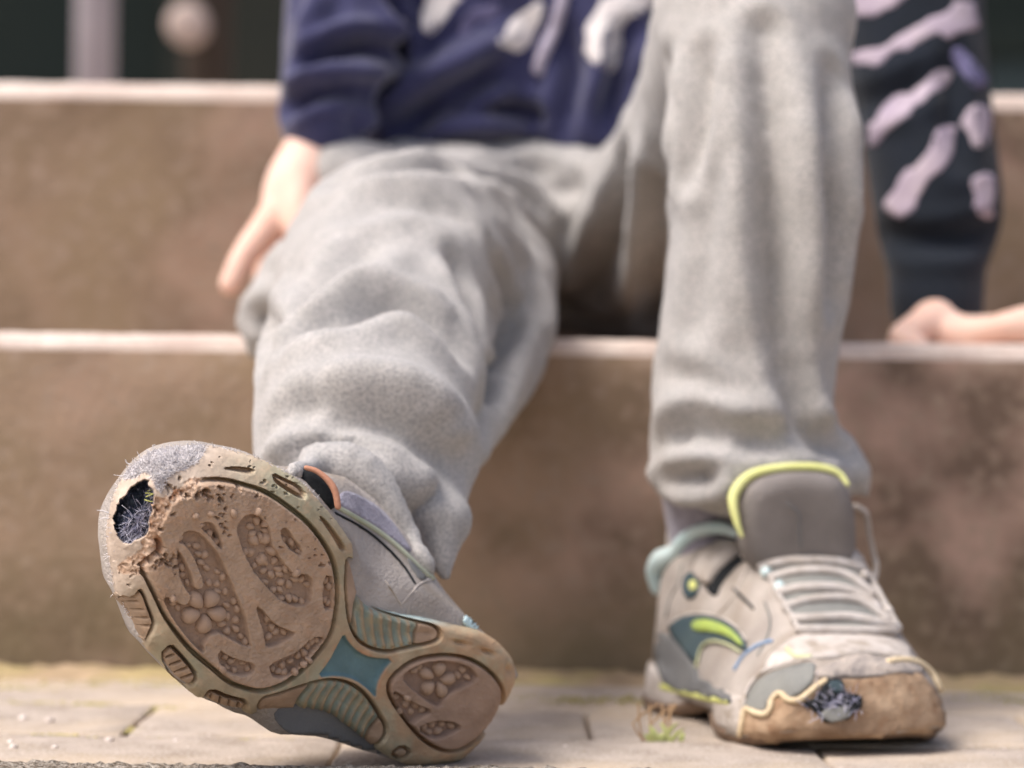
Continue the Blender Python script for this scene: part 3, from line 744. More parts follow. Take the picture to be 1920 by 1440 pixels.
dots = R2([(775,345),(828,350),(830,400),(885,400),(890,490),(945,465),(960,515),(985,700),(1015,740),(830,265),(865,300),(720,205),(755,240),(595,285),(625,340),(590,240),(450,440),(510,430),(530,475),(565,510),(700,145),(745,150),(630,85),(690,90),(570,30),
  (1160,580),(1195,640),(1220,672),(1280,675),(1170,705),(885,835),(925,870),(1000,885),(840,910),(890,915),(945,935),(1035,920),(1200,925),(1240,940),(1270,900),(1320,870),(1375,830),(1415,810),(1440,770),(1465,740),(1330,930),(1280,945),(1390,875),(1430,850),(1500,730)]) \
 + R1([(730,665),(775,730),(820,785),(1130,770),(1010,850),(1115,915),(1080,950),(1185,1000),(1400,1035),(1440,1070),(1150,1055),(1205,1110),(1255,1110),(1310,1165),(1350,1165),(1260,1165),(1400,1190),(1325,790),(1375,850),(1270,765),(1555,1040),(1580,1080),(1550,1170),(1575,1190),(770,585),(660,600),(920,580),(1085,570),(700,660)])
for x, y in dots:
    stud(x, y, random.uniform(14, 18.5), random.uniform(0, 6.28), ff, random.uniform(.85, 1.0), random.uniform(.75, 1.0))
flower(822, 1277, 21, 30, 5, math.radians(-150), hf, .95)
for x, y in R3([(850,850),(880,828),(1120,880),(1150,850),(1180,890),(1090,905),(740,1010),(790,1005),(735,1060),(800,1055),(770,1105),(830,1100),(900,1090),(860,1070),(910,1200),(960,1180),(1020,1180),(1080,1190),(1000,1220),(940,1230)]):
    stud(x, y, random.uniform(13, 17), random.uniform(0, 6.28), hf, 1, .8)

# frayed fibres round the hole and over the toe
def fibre(p, d, l, r, curl):
    d = d/np.linalg.norm(d); q = RNG.normal(size=3); q -= q@d*d; q /= np.linalg.norm(q)
    return tube([p, p+d*l*.5+q*curl*l*.35, p+d*l+q*curl*l], [r, r*.9, r*.5], seg=3, n=2, caps=False)
def fibres(mask, n, lmin, lmax, r, out, lay, step=None):
    jj, ii = np.where(mask); g = []
    for k in RNG.integers(0, len(jj), n):
        p = PS[jj[k], ii[k]]; o = (p-cc); o -= o@Nv*Nv; o /= np.linalg.norm(o)
        d = Nv*RNG.uniform(.1, .8)*(1-lay)+o*out+RNG.normal(size=3)*.55
        g.append(fibre(p-Nv*.0004, d, RNG.uniform(lmin, lmax), r, RNG.normal()*.8))
    return merge(*g)
fm1 = mat('lilac_grey_fibre', lin(224, 219, 217), lin(198, 193, 194), 300, .9, 0); fm2 = mat('dark_fibre', lin(66, 72, 92), lin(46, 54, 64), 300, .9, 0); fm3 = mat('pale_fibre', lin(206, 204, 214), lin(150, 150, 176), 300, .9, 0)
vis = (so_ < -1)
part('frayed_fibres', mesh_of('frayed_fibres', *fibres((s_fuzz < -1) & vis, 3200, .0006, .0019, .00013, .25, .2)), fm1, shoe1, kind='stuff')
part('lining_fibres', mesh_of('lining_fibres', *fibres((s_hole < -5), 900, .001, .0026, .00015, -.3, .5)), fm2, shoe1, kind='stuff')
part('pale_fibres', mesh_of('pale_fibres', *fibres((s_hole < 0) & ((X-205)+(Y-985)*.9 > 30), 700, .0015, .0045, .00015, -.2, .35)), fm3, shoe1, kind='stuff')
edge_m = (so_ < -.5) & (so_ > -4) & ((X < 300) & (Y < 1160) | (Y < 960) & (X < 600))
part('edge_threads', mesh_of('edge_threads', *fibres(edge_m, 220, .0005, .0018, .00013, .8, .3)), fm1, shoe1, kind='stuff')
thr = [tube([at(x, y, .845) for x, y in L], [.00022, .0002, .00012], 5, 3) for L in ([(204, 962), (193, 958), (182, 957)], [(204, 972), (194, 971), (187, 974)], [(245, 872), (238, 868), (235, 862)], [(290, 843), (286, 836), (291, 834)])]
part('loose_threads', mesh_of('loose_threads', *merge(*thr)), fm1, shoe1, kind='stuff')
yel = [fibre(PS[int((y-ys[0])/STEP), int((x-xs[0])/STEP)]+Nv*.004, -Lv*.3+Nv*.3+Wv*RNG.normal()*.5, .004, .00025, .4) for x, y in ((264, 920), (266, 926), (263, 932), (268, 915))]
part('lime_threads', mesh_of('lime_threads', *merge(*yel)), M['lime'], shoe1, kind='stuff')

# upper of that shoe
UW = np.stack([(LP-Hp)@Lv, (LP-Hp)@Wv], 1)
u0, u1 = UW[:, 0].min(), UW[:, 0].max()
def width_at(u):
    m = np.abs(UW[:, 0]-u) < .004
    return UW[m, 1].min(), UW[m, 1].max()
rings = []
for k in range(40):
    t = k/39; u = u0+.003+(u1-u0-.010)*t
    w0, w1 = width_at(u); wc0 = (w0+w1)/2; hw = (w1-w0)/2-.0015
    tt = (u-u0)/(u1-u0)
    fat = .027+.006*math.sin(math.pi*tt); waist = math.exp(-((tt-.40)/.17)**2)
    hw = max(hw, fat*min(1, (tt/.06)**.5 if tt < .06 else 1)*min(1, ((1-tt)/.1)**.5)) if .08 < tt < .8 else hw
    hgt = np.interp(tt, [0, .05, .2, .42, .62, .8, .93, 1], [.03, .060, .066, .064, .052, .042, .032, .016])
    wsh = np.interp(tt, [0, .3, .45, .7, 1], [.0, .001, .002, 0, 0])
    r_ = []
    for a in np.linspace(0, math.pi, 25):
        c_, s_ = math.cos(a), math.sin(a)
        b = wc0+wsh+hw*np.sign(c_)*abs(c_)**.75*(1+.10*s_*(1-s_)*2)
        if c_ < 0:
            wB = np.interp(tt, [0, .05, .15, .25, .35, .45, .55, .65, .75, .9], [-.028, -.033, -.039, -.046, -.053, -.056, -.055, -.048, -.038, -.02])
            b += min(0, wB-(wc0-hw))*math.exp(-((s_-.52)/.34)**2)*min(1, -c_*2.2)
        r_.append(Hp+Lv*u+Wv*b-Nv*(.008+hgt*s_**.85))
    r_ += [Hp+Lv*u+Wv*(wc0-hw*.5)-Nv*.0075, Hp+Lv*u+Wv*(wc0+hw*.5)-Nv*.0075]
    rings.append(np.array(r_))
uv_, uf_ = loft(rings)
# recess the toe of the upper so the sole's rolled toe covers it
tt = ((uv_-Hp)@Lv-u0)/(u1-u0); uv_ = uv_-np.outer(sst(.7, 1, tt)*.022, Nv)-np.outer(sst(.75, 1, tt)*.006, Lv)
upper1 = part('upper', mesh_of('upper', uv_, uf_), M['upper'], shoe1)
ub = bvh_of(uv_, uf_)
strand('collar_piping', R5([(230,350),(400,440),(600,555),(750,670),(880,790),(1000,910),(1060,950)]), ub, .0011, M['sage'], upper1, .0002)
strand('collar_seam', R5([(290,435),(450,515),(600,615),(750,755),(850,875),(920,990)]), ub, .0006, M['black'], upper1, .0001)
strand('seam', R5([(690,970),(750,1060),(810,1150)]), ub, .0004, M['whitepanel'], upper1, .0000)
strand('counter_seam', R5([(810,1160),(900,1060),(960,990),(1060,955)]), ub, .0004, M['whitepanel'], upper1, .0000)
patch('collar_flash', R5([(850,790),(880,800),(970,900),(1020,950),(960,970),(900,880)]), ub, .0005, M['upperdark'], upper1, 5)
patch('heel_tab', R5([(1290,1300),(1340,1225),(1440,1290),(1420,1350),(1350,1350)]), ub, .001, M['cyan'], upper1, 5)
patch('underside_panel', [(500, 1330), (600, 1310), (700, 1380), (760, 1420), (740, 1440), (640, 1420), (540, 1380)], ub, .0005, M['upperdark'], upper1, 7)
# padded tongue tip of that shoe, standing up behind the sole
def pad_solid(outline, depth, thick, tilt=0.0, bulge=.004, grid=10):
    """a padded flap: traced outline, real thickness, front face domed"""
    P = chaikin(outline, 2); X0, Y0 = P.min(0); X1, Y1 = P.max(0)
    gx, gy = np.meshgrid(np.arange(X0+grid/2, X1, grid), np.arange(Y0+grid/2, Y1, grid)); sd_ = sdf(P, gx, gy)
    pts = np.vstack([P, np.stack([gx[sd_ < -grid*.4], gy[sd_ < -grid*.4]], 1)]); m = len(P)
    r = delaunay_2d_cdt([Vector((a, b)) for a, b in pts], [], [list(range(m))], 1, 1e-4)
    co = np.array([tuple(c) for c in r[0]]); s_ = -sdf(P, co[:, 0], co[:, 1]); s_ = np.maximum(s_, 0)
    yd = depth+tilt*(co[:, 1]-Y1)
    front = at(co[:, 0], co[:, 1], yd); dome = np.sqrt(np.clip(s_/28, 0, 1))
    front = front-Fv*(bulge*dome)[:, None]; back = at(co[:, 0], co[:, 1], yd)+Fv*(thick)
    n = len(co); v = np.vstack([front, back]); f = [tuple(q) for q in r[2]]+[tuple(i+n for i in reversed(q)) for q in r[2]]
    cnt = {}
    for q in r[2]:
        for k in range(3):
            e_ = (q[k], q[(k+1) % 3]); cnt.setdefault(tuple(sorted(e_)), []).append(e_)
    f += [(b, a, a+n, b+n) for es in cnt.values() if len(es) == 1 for a, b in es]
    bm = bmesh.new(); me = mesh_of('pad', v, f); bm.from_mesh(me); bmesh.ops.recalc_face_normals(bm, faces=bm.faces); bm.to_mesh(me); bm.free()
    return me
me = pad_solid(R5([(-60,80),(0,78),(90,75),(180,130),(250,210),(290,300),(300,380),(230,420),(100,330),(-60,200)]), .900, .010, bulge=.003)
tg = part('tongue', me, M['black'], shoe1)
P = [at(x, y, .896) for x, y in R5([(60,72),(130,92),(200,140),(260,205),(295,280),(312,380)])]
part('tongue_binding', mesh_of('tongue_binding', *tube(P, [.0009, .0010, .0011, .0013, .0013, .0012], 8, 4)), M['orange'], tg)

# ------------------------------------------------------------------ the shoe standing on the paving
TOE2 = np.array([.1500, 1.005, 0.0]); ax2 = np.array([.305, -.949, 0]); ax2 /= np.linalg.norm(ax2); rt2 = np.array([-ax2[1], ax2[0], 0]); ax2 = ax2*.88; LEN2 = .205
HEEL2 = TOE2-ax2*LEN2; ZU = np.array([0, 0, 1.0])
def s2(a, b, z): return HEEL2+ax2*a+rt2*(b-np.interp(a, [0, .05, .10], [.007, .006, 0]))+ZU*z
A_ = [0, .008, .025, .05, .075, .09, .11, .13, .15, .17, .188, .2005, .2085]
W_ = [.012, .023, .029, .0315, .034, .036, .039, .042, .0440, .0440, .0405, .033, .016]
H2_ = [.060, .074, .078, .078, .082, .083, .080, .069, .054, .0445, .0410, .0355, .020]
rings = []
for a in np.concatenate([np.linspace(0, .19, 44), np.linspace(.193, .2085, 10)]):
    w_ = np.interp(a, A_, W_); hh = np.interp(a, A_, H2_); z0 = .010-.006*sst(.12, .15, a)+.006*sst(.165, .2085, a); w_ += .0030*sst(.125, .155, a)*sst(.2085, .199, a); tsh = np.interp(a, [0, .05, .085, .13, .17, .2], [0, .004, .016, .016, .007, 0]); r_ = []
    ex = np.interp(a, [0, .09, .13, .17, .205], [.55, .60, .75, .74, .80])
    for t in np.linspace(0, math.pi, 33):
        c_, s_ = math.cos(t), math.sin(t); b = w_*np.sign(c_)*abs(c_)**ex
        z = z0+(hh-z0)*s_**np.interp(a, [.06, .10, .12, .17, .2], [.5, .7, .8, .85, .95])
        b *= 1-.18*(z/.07)*np.interp(a, [0, .09, .13, .2], [.35, .5, .9, .2])
        b -= tsh*max(0, (z-z0)/(hh-z0))**1.3
        wr = .0011*mnoise.noise(Vector((a*70, t*2.2, 1.0)))+.0007*mnoise.noise(Vector((a*160, t*5, 4.0)))
        r_.append(s2(a, -b, z)+ZU*wr-rt2*wr)
    r_ += [s2(a, w_*.5, z0-.002), s2(a, -w_*.5, z0-.002)]
    rings.append(np.array(r_))
shoe2 = empty('worn_shoe', tuple(s2(.1, 0, 0)), 'grey laced sneaker with lime trim and scuffed holed toe standing flat on the paving', 'shoe', 'the child\'s worn out sneakers')
v2, f2 = loft(rings)
up2 = part('upper', mesh_of('upper', v2, f2), M['upper'], shoe2)
# sole of that shoe, lifted a little under the arch, with a rubber toe that curls up
def sole_ring(a, grow, z):
    return a, grow, z
rings = []
nS = 60
def outline2(grow):
    pts = []
    for a in np.linspace(0.0, .2045, 40): pts.append((a, -1))
    return pts
def sole_w(a): return np.interp(a, [-.002, .006, .025, .05, .08, .10, .13, .15, .17, .187, .199, .2055], [.004, .0235, .0305, .032, .0295, .031, .0405, .0440, .0438, .0385, .027, .004])
aa = np.concatenate([np.linspace(-.002, .006, 6), np.linspace(.012, .19, 34), np.linspace(.193, .2055, 9)])
def sole_loop(grow, zf):
    L = [s2(a+(grow if a > .1 else -grow)*0, sole_w(a)+grow, zf(a)) for a in aa]; Rr = [s2(a, -(sole_w(a)+grow), zf(a)) for a in aa[::-1]]
    return np.array(L+Rr)
arch = lambda a: .007*math.exp(-((a-.095)/.022)**2)+.006*sst(.165, .207, a)
top = lambda a: .0195+.002*math.exp(-((a-.02)/.03)**2)
rings = [sole_loop(-.006, lambda a: arch(a)+.0004), sole_loop(-.001, lambda a: arch(a)+.0002), sole_loop(.0012, lambda a: arch(a)+.003), sole_loop(.0018, lambda a: .4*arch(a)+.009), sole_loop(.0014, lambda a: top(a)-.004), sole_loop(.0004, lambda a: top(a)), sole_loop(-.004, lambda a: top(a)+.0004)]
vS, fS = loft(rings)
ms2 = part('midsole', mesh_of('midsole', vS, fS), M['whitepanel'], shoe2)
# outsole slab under it
rings = [sole_loop(-.004, lambda a: arch(a)-.0006+.0008), sole_loop(.0005, lambda a: arch(a)+.0002), sole_loop(.0030, lambda a: arch(a)+.0035), sole_loop(.0026, lambda a: arch(a)+.0058), sole_loop(-.002, lambda a: arch(a)+.0060)]
vO, fO = loft(rings); part('outsole', mesh_of('outsole', vO, fO), M['brownrubber'], shoe2)
va_, fa_ = merge((v2, f2), (vS, fS)); sb = bvh_of(va_, fa_)
K = lambda L: R4(L)
patch('toe_bumper', K([(488,1290),(500,1180),(560,1200),(610,1190),(640,1140),(690,1150),(740,1150),(790,1110),(850,1075),(930,1062),(1000,1060),(1100,1030),(1200,1015),(1290,1050),(1350,1120),(1388,1200),(1375,1270),(1300,1310),(1200,1345),(1000,1362),(800,1358),(620,1345),(520,1320)]), sb, .0010, M['tanrubber'], shoe2, 8, 1, jit=.8, wob=3)
tb = [o for o in shoe2.children if o.name.startswith('toe_bumper')][0]
tbv, tbf, _ = arrays(tb.data); sb2 = bvh_of(*merge((va_, fa_), (tbv, tbf)))
patch('toe_hole', K([(750,1165),(800,1130),(845,1085),(870,1055),(905,1060),(935,1080),(945,1120),(1000,1130),(1030,1162),(985,1200),(930,1225),(870,1240),(830,1205),(790,1200)]), sb2, .0009, M['black'], shoe2, 6, 1, jit=1.6, wob=4, label='dark ragged hole worn through the toe')
patch('hole_lining', K([(830,1200),(860,1170),(920,1180),(960,1195),(930,1222),(870,1236)]), sb2, .0016, M['undergrey'], shoe2, 6, 1, jit=1.5, wob=4)
patch('hole_lining', K([(860,1085),(880,1060),(925,1070),(935,1110),(900,1120)]), sb2, .0016, M['logodark'], shoe2, 6, 1)
patch('scuffed_fabric', K([(800,1060),(820,1000),(900,975),(1010,950),(1120,960),(1230,985),(1290,1040),(1200,1030),(1100,1030),(1000,1055),(930,1055),(860,1050)]), sb, .0013, mat('scuffed_fabric', lin(186, 174, 162), lin(150, 142, 136), 160, .95, .6, 500), shoe2, 8, 1, jit=1.2, wob=4)
patch('toe_panel', K([(498,1190),(520,1110),(580,1045),(680,1005),(790,980),(815,1000),(800,1065),(740,1125),(690,1135),(655,1110),(615,1140),(590,1200),(550,1195)]), sb, .0008, M['undergrey'], shoe2, 8, 1)
strand('torn_edge', K([(488,1295),(500,1230),(505,1180),(550,1200),(590,1212),(618,1190),(622,1145),(660,1108),(692,1150),(740,1148),(790,1105),(850,1062)]), sb2, .0014, M['cream'], shoe2, .0008, it=2)
strand('torn_edge', K([(1130,985),(1200,975),(1265,990),(1310,1030),(1350,1110),(1385,1190)]), sb2, .0018, M['cream'], shoe2, .0008)
strand('toe_seam', K([(500,1180),(515,1100),(570,1030),(660,985),(790,970)]), sb, .0009, M['whitepanel'], shoe2, .0006)
patch('vamp', K([(600,960),(680,900),(740,860),(860,850),(1000,862),(1140,875),(1200,905),(1280,960),(1240,985),(1120,955),(1010,942),(900,965),(800,970),(680,990),(590,1030)]), sb, .0010, M['whitepanel'], shoe2, 9, 1)
strand('blue_piping', K([(462,1010),(500,950),(560,905),(620,890)]), sb, .0009, M['blue'], shoe2, .0004)
strand('lime_stitch', K([(690,930),(730,970),(790,965)]), sb, .0010, M['limepale'], shoe2, .0012)
patch('side_panel', K([(100,860),(170,850),(240,930),(320,1050),(440,1120),(450,1165),(300,1130),(160,1085),(120,1000)]), sb, .0008, M['upperdark'], shoe2, 9, 1)
patch('side_flash', K([(168,832),(220,790),(300,772),(400,790),(470,835),(510,890),(520,940),(440,895),(360,880),(320,915),(300,1000),(245,930)]), sb, .0014, M['logodark'], shoe2, 8, 1)
lf = bvh_of(va_, fa_)
patch('flash_stripe', K([(285,800),(370,798),(440,830),(495,885),(508,925),(440,872),(370,848),(290,850)]), sb, .0021, M['logolime'], shoe2, 8, 1)
strand('flash_piping', K([(170,830),(220,785),(300,765),(400,782),(480,830),(515,890)]), sb, .0006, M['whitepanel'], shoe2, .0012)
strand('flash_piping', K([(300,1000),(318,915),(360,885),(430,900),(490,940)]), sb, .0006, M['limepale'], shoe2, .0012)
strand('heel_stripe', K([(140,1085),(250,1112),(350,1138),(430,1150)]), sb, .0017, M['lime'], shoe2, -.0008)
patch('eyestay', K([(285,570),(330,500),(400,450),(480,425),(512,470),(440,545),(385,590),(350,655),(300,620)]), sb, .0025, M['whitepanel'], shoe2, 8, 1, bulge=.002)
patch('eyelet_gap', K([(330,660),(370,600),(430,550),(500,500),(520,520),(450,580),(400,640),(380,700)]), sb, .0008, M['black'], shoe2, 7, 1)
patch('badge', K([(230,640),(265,580),(310,620),(300,690),(250,710)]), sb, .0012, M['logodark'], shoe2, 6, 1)
patch('badge_mark', K([(265,635),(295,625),(305,660),(275,675)]), sb, .0018, M['lime'], shoe2, 6, 1)
def free_tube(name, L, ds, rad, m, parent, seg=10, n=4):
    ds = np.broadcast_to(np.asarray(ds, float), (len(L),))
    return part(name, mesh_of(name, *tube([at(x, y, d) for (x, y), d in zip(L, ds)], rad, seg, n)), m, parent)
free_tube('collar', K([(120,660),(112,580),(140,530),(200,500),(235,450),(300,408),(400,395),(470,420)]), [1.168, 1.166, 1.160, 1.153, 1.146, 1.138, 1.125, 1.112], [.0030, .0045, .0048, .0040, .0034, .0032, .0030, .002], M['cyan'], shoe2)
free_tube('pull_loop', K([(180,470),(185,410),(205,395),(220,450)]), 1.172, .0022, M['whitepanel'], shoe2)
tm = pad_solid(K([(480,480),(478,420),(485,300),(520,210),(600,165),(720,150),(850,155),(925,185),(965,260),(985,360),(985,520),(960,620),(800,640),(620,620),(520,560)]), 1.090, .012, tilt=.00008, bulge=.006)
to = part('tongue', tm, M['tongue'], shoe2)
free_tube('tongue_binding', K([(490,430),(468,370),(452,290),(462,235),(520,170),(620,138),(740,128),(850,135),(915,160),(950,205)]), [1.074, 1.075, 1.077, 1.079, 1.080, 1.080, 1.080, 1.080, 1.080, 1.078], [.0008, .0016, .0022, .0025, .0023, .0021, .0020, .0019, .0016, .0010], M['limeedge'], to)
free_tube('tongue_seam', K([(745,480),(742,400),(738,330),(690,290)]), [1.075, 1.072, 1.070, 1.069], .0005, M['upperdark'], to)
strand('panel_seam', K([(455,660),(490,695),(540,745)]), sb, .0007, M['black'], shoe2, .0002)
strand('panel_seam', K([(520,560),(480,640),(440,720),(380,780)]), sb, .0006, M['whitepanel'], shoe2, .0002)
strand('panel_seam', K([(590,720),(620,800),(600,880),(560,950)]), sb, .0006, M['undergrey'], shoe2, .0002)
strand('panel_seam', K([(160,780),(180,700),(215,640),(230,560)]), sb, .0006, M['undergrey'], shoe2, .0002)
tf = []
for _ in range(110):
    a_, b_ = random.gauss(890, 75), random.gauss(1145, 45); h_ = hit(sb2, 1180+a_/2.3226, 820+b_/2.3226)
    if h_ is not None and 770 < a_ < 1020 and 1075+abs(a_-890)*.35 < b_ < 1232-abs(a_-880)*.2: tf.append(fibre(h_[0]-Fv*.001, RNG.normal(size=3)-Fv*.6, random.uniform(.002, .006), .0002, RNG.normal()))
part('hole_fibres', mesh_of('hole_fibres', *merge(*tf)), fm3, shoe2, kind='stuff')
# laces: flat rows bridging the throat, with dark gaps between
for L in ([(600,545),(720,505),(860,500),(960,540),(880,530),(720,535)], [(690,640),(800,605),(930,622),(1020,690),(930,645),(800,632)], [(690,695),(800,690),(900,690),(820,702)], [(800,745),(880,725),(1000,735),(1060,790),(960,750),(870,748)], [(760,800),(860,812),(780,815)], [(640,520),(740,490),(820,488),(740,505)]):
    patch('throat_gap', K(L), sb, .0006, M['black'], shoe2, 6, 1)
patch('throat', K([(560,560),(640,505),(740,480),(860,478),(960,520),(1020,620),(1090,740),(1145,840),(1000,862),(740,862),(690,760),(640,660)]), sb, .0010, M['undergrey'], shoe2, 8, 1)
laces = [([(520,520),(600,485),(720,458),(850,455),(930,480),(985,540)], .0026), ([(585,575),(680,552),(800,545),(920,556),(1000,585)], .0024), ([(630,625),(740,596),(860,592),(960,612),(1045,690)], .0022), ([(660,680),(780,662),(900,662),(1000,690),(1075,745)], .0024), ([(690,742),(800,722),(920,712),(1030,735),(1110,800)], .0022), ([(725,800),(840,800),(950,802),(1060,815),(1150,842)], .0026), ([(740,855),(860,848),(1000,852),(1150,862)], .0022), ([(560,545),(620,600),(650,680),(690,750),(735,850)], .0012), ([(985,545),(1050,640),(1110,740),(1165,850)], .0016)]
for L, r in laces:
    L = [(x+random.uniform(-5, 5), y+random.uniform(-6, 6)) for x, y in L]
    g = strand_geo(K(L), sb, r, .0016)
    if g is not None: part('lace', mesh_of('lace', *g), M['lace'], shoe2)
for x, y in K([(530,545),(590,605),(650,670),(975,550),(1020,620),(1130,780)]):
    h_ = hit(sb, x, y)
    if h_ is not None: part('eyelet', mesh_of('eyelet', *blobs([(h_[0][0], h_[0][1]-.001, h_[0][2]+.002, .0028, .0028)])), M['cyan'] if x < 1500 else M['whitepanel'], shoe2)
free_tube('lace', K([(985,300),(1030,330),(1045,420),(1062,500),(1076,560),(1066,625)]), [1.10, 1.105, 1.11, 1.112, 1.112, 1.108], .0013, M['lace'], shoe2)

# ------------------------------------------------------------------ the child: body, then clothes
def chain(L, seg=18, n=4, flat=1.0, up=None, endcap=1.0):
    pts = [at(x, y, d) for x, y, d, r in L]; return tube(pts, [q[3] for q in L], seg, n, True, flat, up, endcap)
body_parts = [
    chain([(970, 440, 1.54, .040), (970, 300, 1.555, .042), (975, 60, 1.55, .050), (980, -200, 1.54, .060), (980, -420, 1.53, .060)]),
    chain([(980, -420, 1.53, .035), (980, -560, 1.52, .030), (980, -640, 1.51, .040)]),
    chain([(980, -640, 1.49, .050), (980, -760, 1.49, .066), (980, -880, 1.50, .060)]),
    chain([(760, -400, 1.53, .035), (665, -220, 1.50, .030), (640, 20, 1.465, .018), (622, 130, 1.445, .015), (604, 225, 1.432, .0165), (585, 285, 1.425, .0175), (556, 350, 1.415, .019), (540, 410, 1.41, .017)], flat=1.0),
    chain([(1200, -400, 1.53, .035), (1500, -250, 1.48, .030), (1700, -120, 1.44, .027), (1722, 120, 1.42, .025), (1748, 320, 1.41, .022), (1757, 480, 1.395, .019), (1755, 570, 1.375, .017), (1752, 612, 1.36, .0145), (1790, 628, 1.345, .0125), (1860, 636, 1.338, .0115)]),
    # legs inside the trousers down into the shoes
    chain([(880, 450, 1.52, .045), (800, 470, 1.36, .045), (738, 490, 1.19, .036), (690, 720, 1.08, .030), (680, 880, 1.02, .022), (655, 970, .99, .018), (665, 1060, .98, .016), (690, 1150, .985, .015)]),
    chain([(1120, 410, 1.53, .026), (1290, 300, 1.37, .026), (1378, 150, 1.25, .026), (1418, 50, 1.175, .024), (1435, 400, 1.145, .023), (1405, 750, 1.145, .021), (1345, 950, 1.158, .016), (1365, 1130, 1.15, .014)]),
]
# fingers of the hand hanging beside the thigh, and of the hand resting on the step
for L in ([(556, 350, 1.412, .013), (500, 425, 1.400, .0098), (458, 482, 1.395, .0083), (432, 533, 1.392, .0070)],
          [(552, 380, 1.415, .012), (514, 455, 1.424, .0082), (497, 520, 1.428, .0074), (497, 575, 1.43, .0066)],
          [(575, 390, 1.415, .012), (560, 470, 1.420, .0088), (552, 550, 1.424, .0078), (552, 606, 1.428, .0066)],
          [(590, 390, 1.418, .011), (588, 470, 1.430, .0082), (590, 540, 1.438, .0074), (594, 590, 1.442, .0064)],
          [(560, 330, 1.41, .012), (560, 420, 1.395, .010), (585, 480, 1.392, .0085)],
          [(1790, 625, 1.345, .0095), (1850, 622, 1.330, .0082), (1910, 612, 1.325, .0095), (1985, 636, 1.322, .0066)],
          [(1800, 622, 1.352, .0095), (1870, 618, 1.344, .0085), (1935, 606, 1.340, .0098), (2030, 634, 1.338, .0066)],
          [(1800, 622, 1.362, .0095), (1880, 616, 1.362, .0085), (1960, 606, 1.360, .0092), (2040, 632, 1.358, .0066)],
          [(1800, 622, 1.372, .009), (1870, 618, 1.378, .0080), (1940, 616, 1.380, .0070), (1995, 630, 1.380, .0060)],
          [(1755, 600, 1.352, .012), (1712, 622, 1.338, .0095), (1690, 636, 1.328, .0078), (1722, 648, 1.318, .0066)]):
    body_parts.append(chain(L, 12, 4))
bv, bf, bn = union(*merge(*body_parts), .0024, 3)
person = link('person', mesh_of('person', bv, bf), M['skin'])
person['label'] = 'child in navy hoodie and grey joggers sitting on the stone steps'; person['category'] = 'person'

# grey joggers
def hem_lip():
    P = []
    for x, y in R5([(-40,110),(120,70),(250,85),(370,120),(500,190),(640,290),(770,440),(880,620),(970,790),(1050,910)]):
        h_ = hit(ub, x, y); d = min(.957, h_[0][1]-.0035) if h_ is not None else .957
        P.append(at(x, y, d))
    return tube(P, [.003, .0045, .005, .005, .005, .005, .005, .0045, .004, .003], 12, 4)
leg = [
    chain([(800, 420, 1.45, .050), (690, 360, 1.43, .030), (630, 330, 1.42, .022), (600, 330, 1.42, .016)], 20),
    chain([(760, 425, 1.475, .053), (960, 405, 1.49, .047), (1150, 405, 1.485, .046)], 24),
    chain([(880, 445, 1.50, .060), (815, 490, 1.38, .060), (768, 520, 1.27, .063), (735, 505, 1.185, .054), (705, 620, 1.12, .049), (688, 720, 1.07, .0470), (680, 800, 1.035, .0465), (690, 870, 1.01, .0450), (718, 950, 1.0, .0365)], 28, 5, endcap=.3),
    chain([(560, 520, 1.27, .022), (500, 610, 1.265, .016), (482, 652, 1.265, .008)], 16),
    chain([(930, 520, 1.28, .034), (972, 600, 1.25, .021), (950, 690, 1.21, .018), (900, 770, 1.12, .014), (880, 850, 1.06, .008)], 16),
    chain([(800, 860, 1.015, .020), (815, 960, .995, .0130), (824, 1030, .985, .0075), (834, 1080, .98, .0035)], 14), chain([(1000, 520, 1.55, .038), (1100, 525, 1.55, .037), (1230, 520, 1.55, .038)], 18), hem_lip(),
    chain([(1165, 450, 1.51, .048), (1295, 318, 1.36, .046), (1375, 150, 1.24, .047), (1415, 30, 1.165, .048), (1425, 150, 1.14, .0425), (1437, 300, 1.13, .0447), (1432, 420, 1.13, .0447), (1420, 530, 1.13, .0432), (1405, 640, 1.13, .0415), (1392, 760, 1.13, .0420), (1394, 850, 1.13, .0430), (1408, 915, 1.13, .0440), (1405, 940, 1.13, .0425)], 28, 5, endcap=.2),
    chain([(1560, 860, 1.13, .014), (1600, 890, 1.13, .009), (1618, 915, 1.13, .005)], 12),
]
jv, jf, jn = union(*merge(*leg), .0034, 5)
jb = bvh_of(jv, jf)
